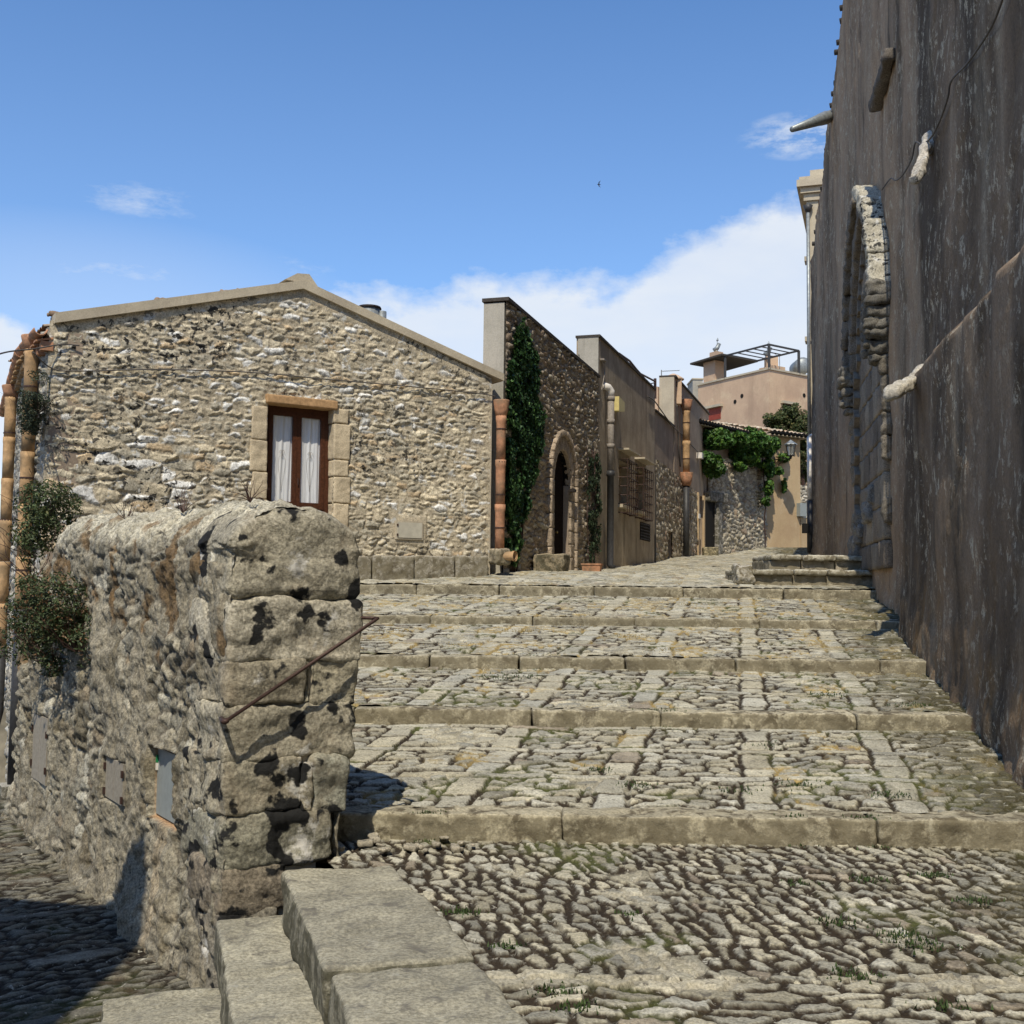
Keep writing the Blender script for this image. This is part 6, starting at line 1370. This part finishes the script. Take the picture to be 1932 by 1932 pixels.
# vine over the rubble wall at the end of the street
def far_vine():
    root = thing('grape_vine', SW.pt(LS*.6, 3.8, .3), 'bright green vine draped over the rubble wall at the end of the street', 'vine')
    B_ = []; rr = random.Random(4)
    for X, Y, rx, rz, n in ((1352, 828, 1.1, .55, 1500), (1385, 832, 1.1, .5, 1500), (1420, 830, 1.0, .7, 2000), (1405, 858, 1.0, .6, 1500), (1432, 855, .8, .8, 1600), (1452, 838, .55, .5, 900), (1400, 878, .5, .3, 450), (1449, 885, .32, .6, 500), (1449, 920, .25, .5, 320), (1345, 880, .6, .6, 1100), (1332, 868, .5, .4, 500), (1476, 865, .4, .25, 300), (1467, 888, .35, .22, 240), (1478, 915, .12, .5, 110), (1446, 945, .2, .25, 90)):
        o_ = .4; c = SW.pt(*SW.px(X, Y, o_), o_); a, b = cloud((c.x, c.y, c.z), (rx*.92, .5, rz*.85), int(n*1.3), 100+X, .04, 1.3); B_.append((a, b))
    P_ = np.concatenate([a for a, b in B_]); N_ = np.concatenate([b for a, b in B_]); leaves(P_, N_, .17, leafcols(len(P_), (.055, .13, .025), 7, .45, (.11, .20, .03), .25), 'foliage', root, 9, .9, hang=.2)
    mb = MB()
    for X0, Y0, X1, Y1 in ((1445, 1030, 1440, 860), (1440, 860, 1360, 835), (1444, 870, 1478, 865), (1480, 870, 1480, 930)):
        a = Vector(SW.pt(*SW.px(X0, Y0, .3), .3)); b = Vector(SW.pt(*SW.px(X1, Y1, .3), .3)); pts = [a.lerp(b, t)+Vector((rr.uniform(-.05, .05), 0, rr.uniform(-.05, .05))) for t in np.linspace(0, 1, 8)]; mb.tube(pts, .03, 5)
    mb.build('stem', M['rust'], root)
far_vine()
def tree():
    c = at_y(1490, 840, 58); root = thing('tree', (c.x, c.y, 4), 'loose olive-green tree rising behind the tiled roof beside the palace pipe', 'tree'); B_ = []
    for X, Y, rx, rz, n in ((1470, 800, .8, .5, 900), (1490, 795, 1., .7, 1500), (1512, 800, .7, .8, 1200), (1516, 850, .5, 1.1, 1200), (1452, 790, .45, .3, 260), (1520, 900, .35, .8, 500), (1500, 830, .9, .7, 1000), (1478, 776, .3, .3, 150), (1500, 772, .3, .35, 200)):
        p = at_y(X, Y, 58); a, b = cloud((p.x, p.y, p.z), (rx*.95, .9, rz*.95), int(n*1.3), 200+X+Y, .05, 1.5); B_.append((a, b))
    P_ = np.concatenate([a for a, b in B_]); N_ = np.concatenate([b for a, b in B_]); leaves(P_, N_, .13, leafcols(len(P_), (.07, .095, .03), 17, .4, (.13, .12, .04), .2), 'crown', root, 19, .6, hang=.1)
    mb = MB(); rr = random.Random(5); b0 = at_y(1516, 960, 58); mb.tube([b0, at_y(1515, 900, 58), at_y(1508, 850, 58), at_y(1500, 805, 58)], [.12, .10, .07, .03], 7)
    for X, Y in ((1470, 800), (1490, 785), (1515, 790), (1455, 790), (1500, 775)): mb.tube([at_y(1512, 870, 58), at_y((1512+X)/2, (850+Y)/2, 58.1), at_y(X, Y, 58)], [.06, .04, .015], 5)
    mb.build('trunk', M['rust'], root)
tree()
# weeds between the stones
def weeds():
    rg = np.random.default_rng(12); V = []; C = []; spots = [(940, 1277, 7, .35), (1005, 1278, 3, .2), (1640, 1592, 6, .16), (1250, 1345, 4, .2), (1200, 1480, 4, .14), (1130, 1452, 3, .12), (1580, 1740, 4, .12), (1700, 1765, 5, .14), (1740, 1785, 5, .14), (1760, 1650, 4, .12), (1640, 1660, 4, .12), (1510, 1665, 3, .1), (1500, 1585, 3, .1), (870, 1720, 4, .1), (1190, 1725, 2, .08), (950, 1785, 3, .1), (1050, 1870, 4, .1), (1090, 1900, 4, .1), (1790, 1900, 4, .12), (1450, 1405, 3, .2), (1560, 1310, 4, .2), (1390, 1490, 3, .15), (1500, 1480, 4, .2), (1680, 1500, 5, .15), (1720, 1330, 4, .2), (900, 1130, 4, .3), (1100, 1165, 4, .4), (980, 1190, 4, .3), (1300, 1140, 4, .4), (1180, 1200, 4, .3), (1000, 1255, 3, .3), (1400, 1180, 4, .3), (740, 1190, 4, .3), (860, 1215, 4, .3), (1240, 1225, 3, .25), (1610, 1840, 4, .12), (1840, 1700, 4, .12), (800, 1560, 3, .12)]
    gzf = lambda y: float(np.interp(y, [0, 7.33, 7.34, 10.2, 10.21, 12.6, 12.61, 15.5, 15.51, 19.1, 19.11], [0, 0, .16, .396, .53, .737, .87, 1.127, 1.24, 1.51, 1.67]))
    for X, Y, n, sp in spots:
        t0 = .3; r = ray(X, Y); lo = 3.
        for k in range(4000):
            lo += .01
            p = EYE+r*(lo/r.y)
            if p.z < gzf(lo): break
        yellow = Y < 1240
        for i in range(n*22):
            b = np.array([p.x+rg.normal()*sp*.5, p.y+rg.normal()*sp*.35, 0]); b[2] = gzf(b[1])-.005; h = .008+.018*rg.random(); a = rg.random()*6.28; w = .004+.004*rg.random()
            d = np.array([math.cos(a), math.sin(a), 0]); q = np.array([-d[1], d[0], 0]); tip = b+d*h*.6*rg.random()+np.array([0, 0, h])
            V += [b-q*w, b+q*w, tip]; c = (A3(.30, .22, .07) if yellow else A3(.06, .095, .03))*(.5+.9*rg.random()); C += [c, c, c]
    n = len(V)//3; return mesh('grass', np.array(V), np.arange(n*3).reshape(-1, 3), M['leaf'], None, False, np.array(C))
tag(weeds(), 'small green and dry yellow tufts growing between the paving stones', 'grass', kind='stuff')

# ================================================================ CABLES, BIRD, UNSEEN HOUSE ADDED TO SHADE THE LANE
gp = lambda x, y, o_=.06: GF.pt(*GF.px(x, y, o_), o_)
cable('cable', [at_y(-12, 671, 13), at_y(20, 663, 16), gp(66, 658, .3), gp(116, 650), gp(150, 652)], .012, 'thin dark wire coming in from the left edge to the house corner')
cable('cable', [gp(62, 664, .2), gp(100, 696), gp(160, 700), gp(300, 697), gp(480, 703), gp(620, 716), gp(760, 728), gp(900, 742), gp(935, 748)], .011, 'long grey cable fixed across the gable wall above the window')
bc = at_y(1130, 348, 58); bd = thing('swift', bc, 'small dark swift flying with spread wings high in the blue sky', 'bird')
mb = MB(); mb.tube([bc+Vector((-.09, 0, 0)), bc+Vector((-.05, 0, .0)), bc+Vector((.02, 0, 0)), bc+Vector((.11, 0, -.01))], [.008, .022, .022, .004], 6)
for q in (-1, 1): mb.add([bc+Vector((-.035, 0, 0)), bc+Vector((.02, 0, 0)), bc+Vector((.03, -.04, q*.10)), bc+Vector((.10, -.06, q*.2)), bc+Vector((-.02, -.04, q*.11))], [(0, 1, 2, 4), (4, 2, 3)])
mb.build('body', M['bird'], bd)
sh_ = thing('shade_house', (-6.6, 0, -1), 'unseen plain plastered house added across the lane to shade it', 'house')  # out-of-view house put in to cast shade on the lane
mb = MB(); mb.box((-6.97, -1.3, 2.1), (7.4, 10.4, 6.2)); mb.build('wall', M['plaster2'], sh_)
mb = MB(); mb.prism([(-3.17, -6.6, 5.2), (-10.87, -6.6, 5.2), (-6.97, -6.6, 6.3)], (0, 10.6, 0)); mb.build('roof', M['terracotta'], sh_)
mb = MB(); mb.box((-3.26, 2., .5), (.05, 1., 2.1)); mb.build('door', M['wood'], sh_)
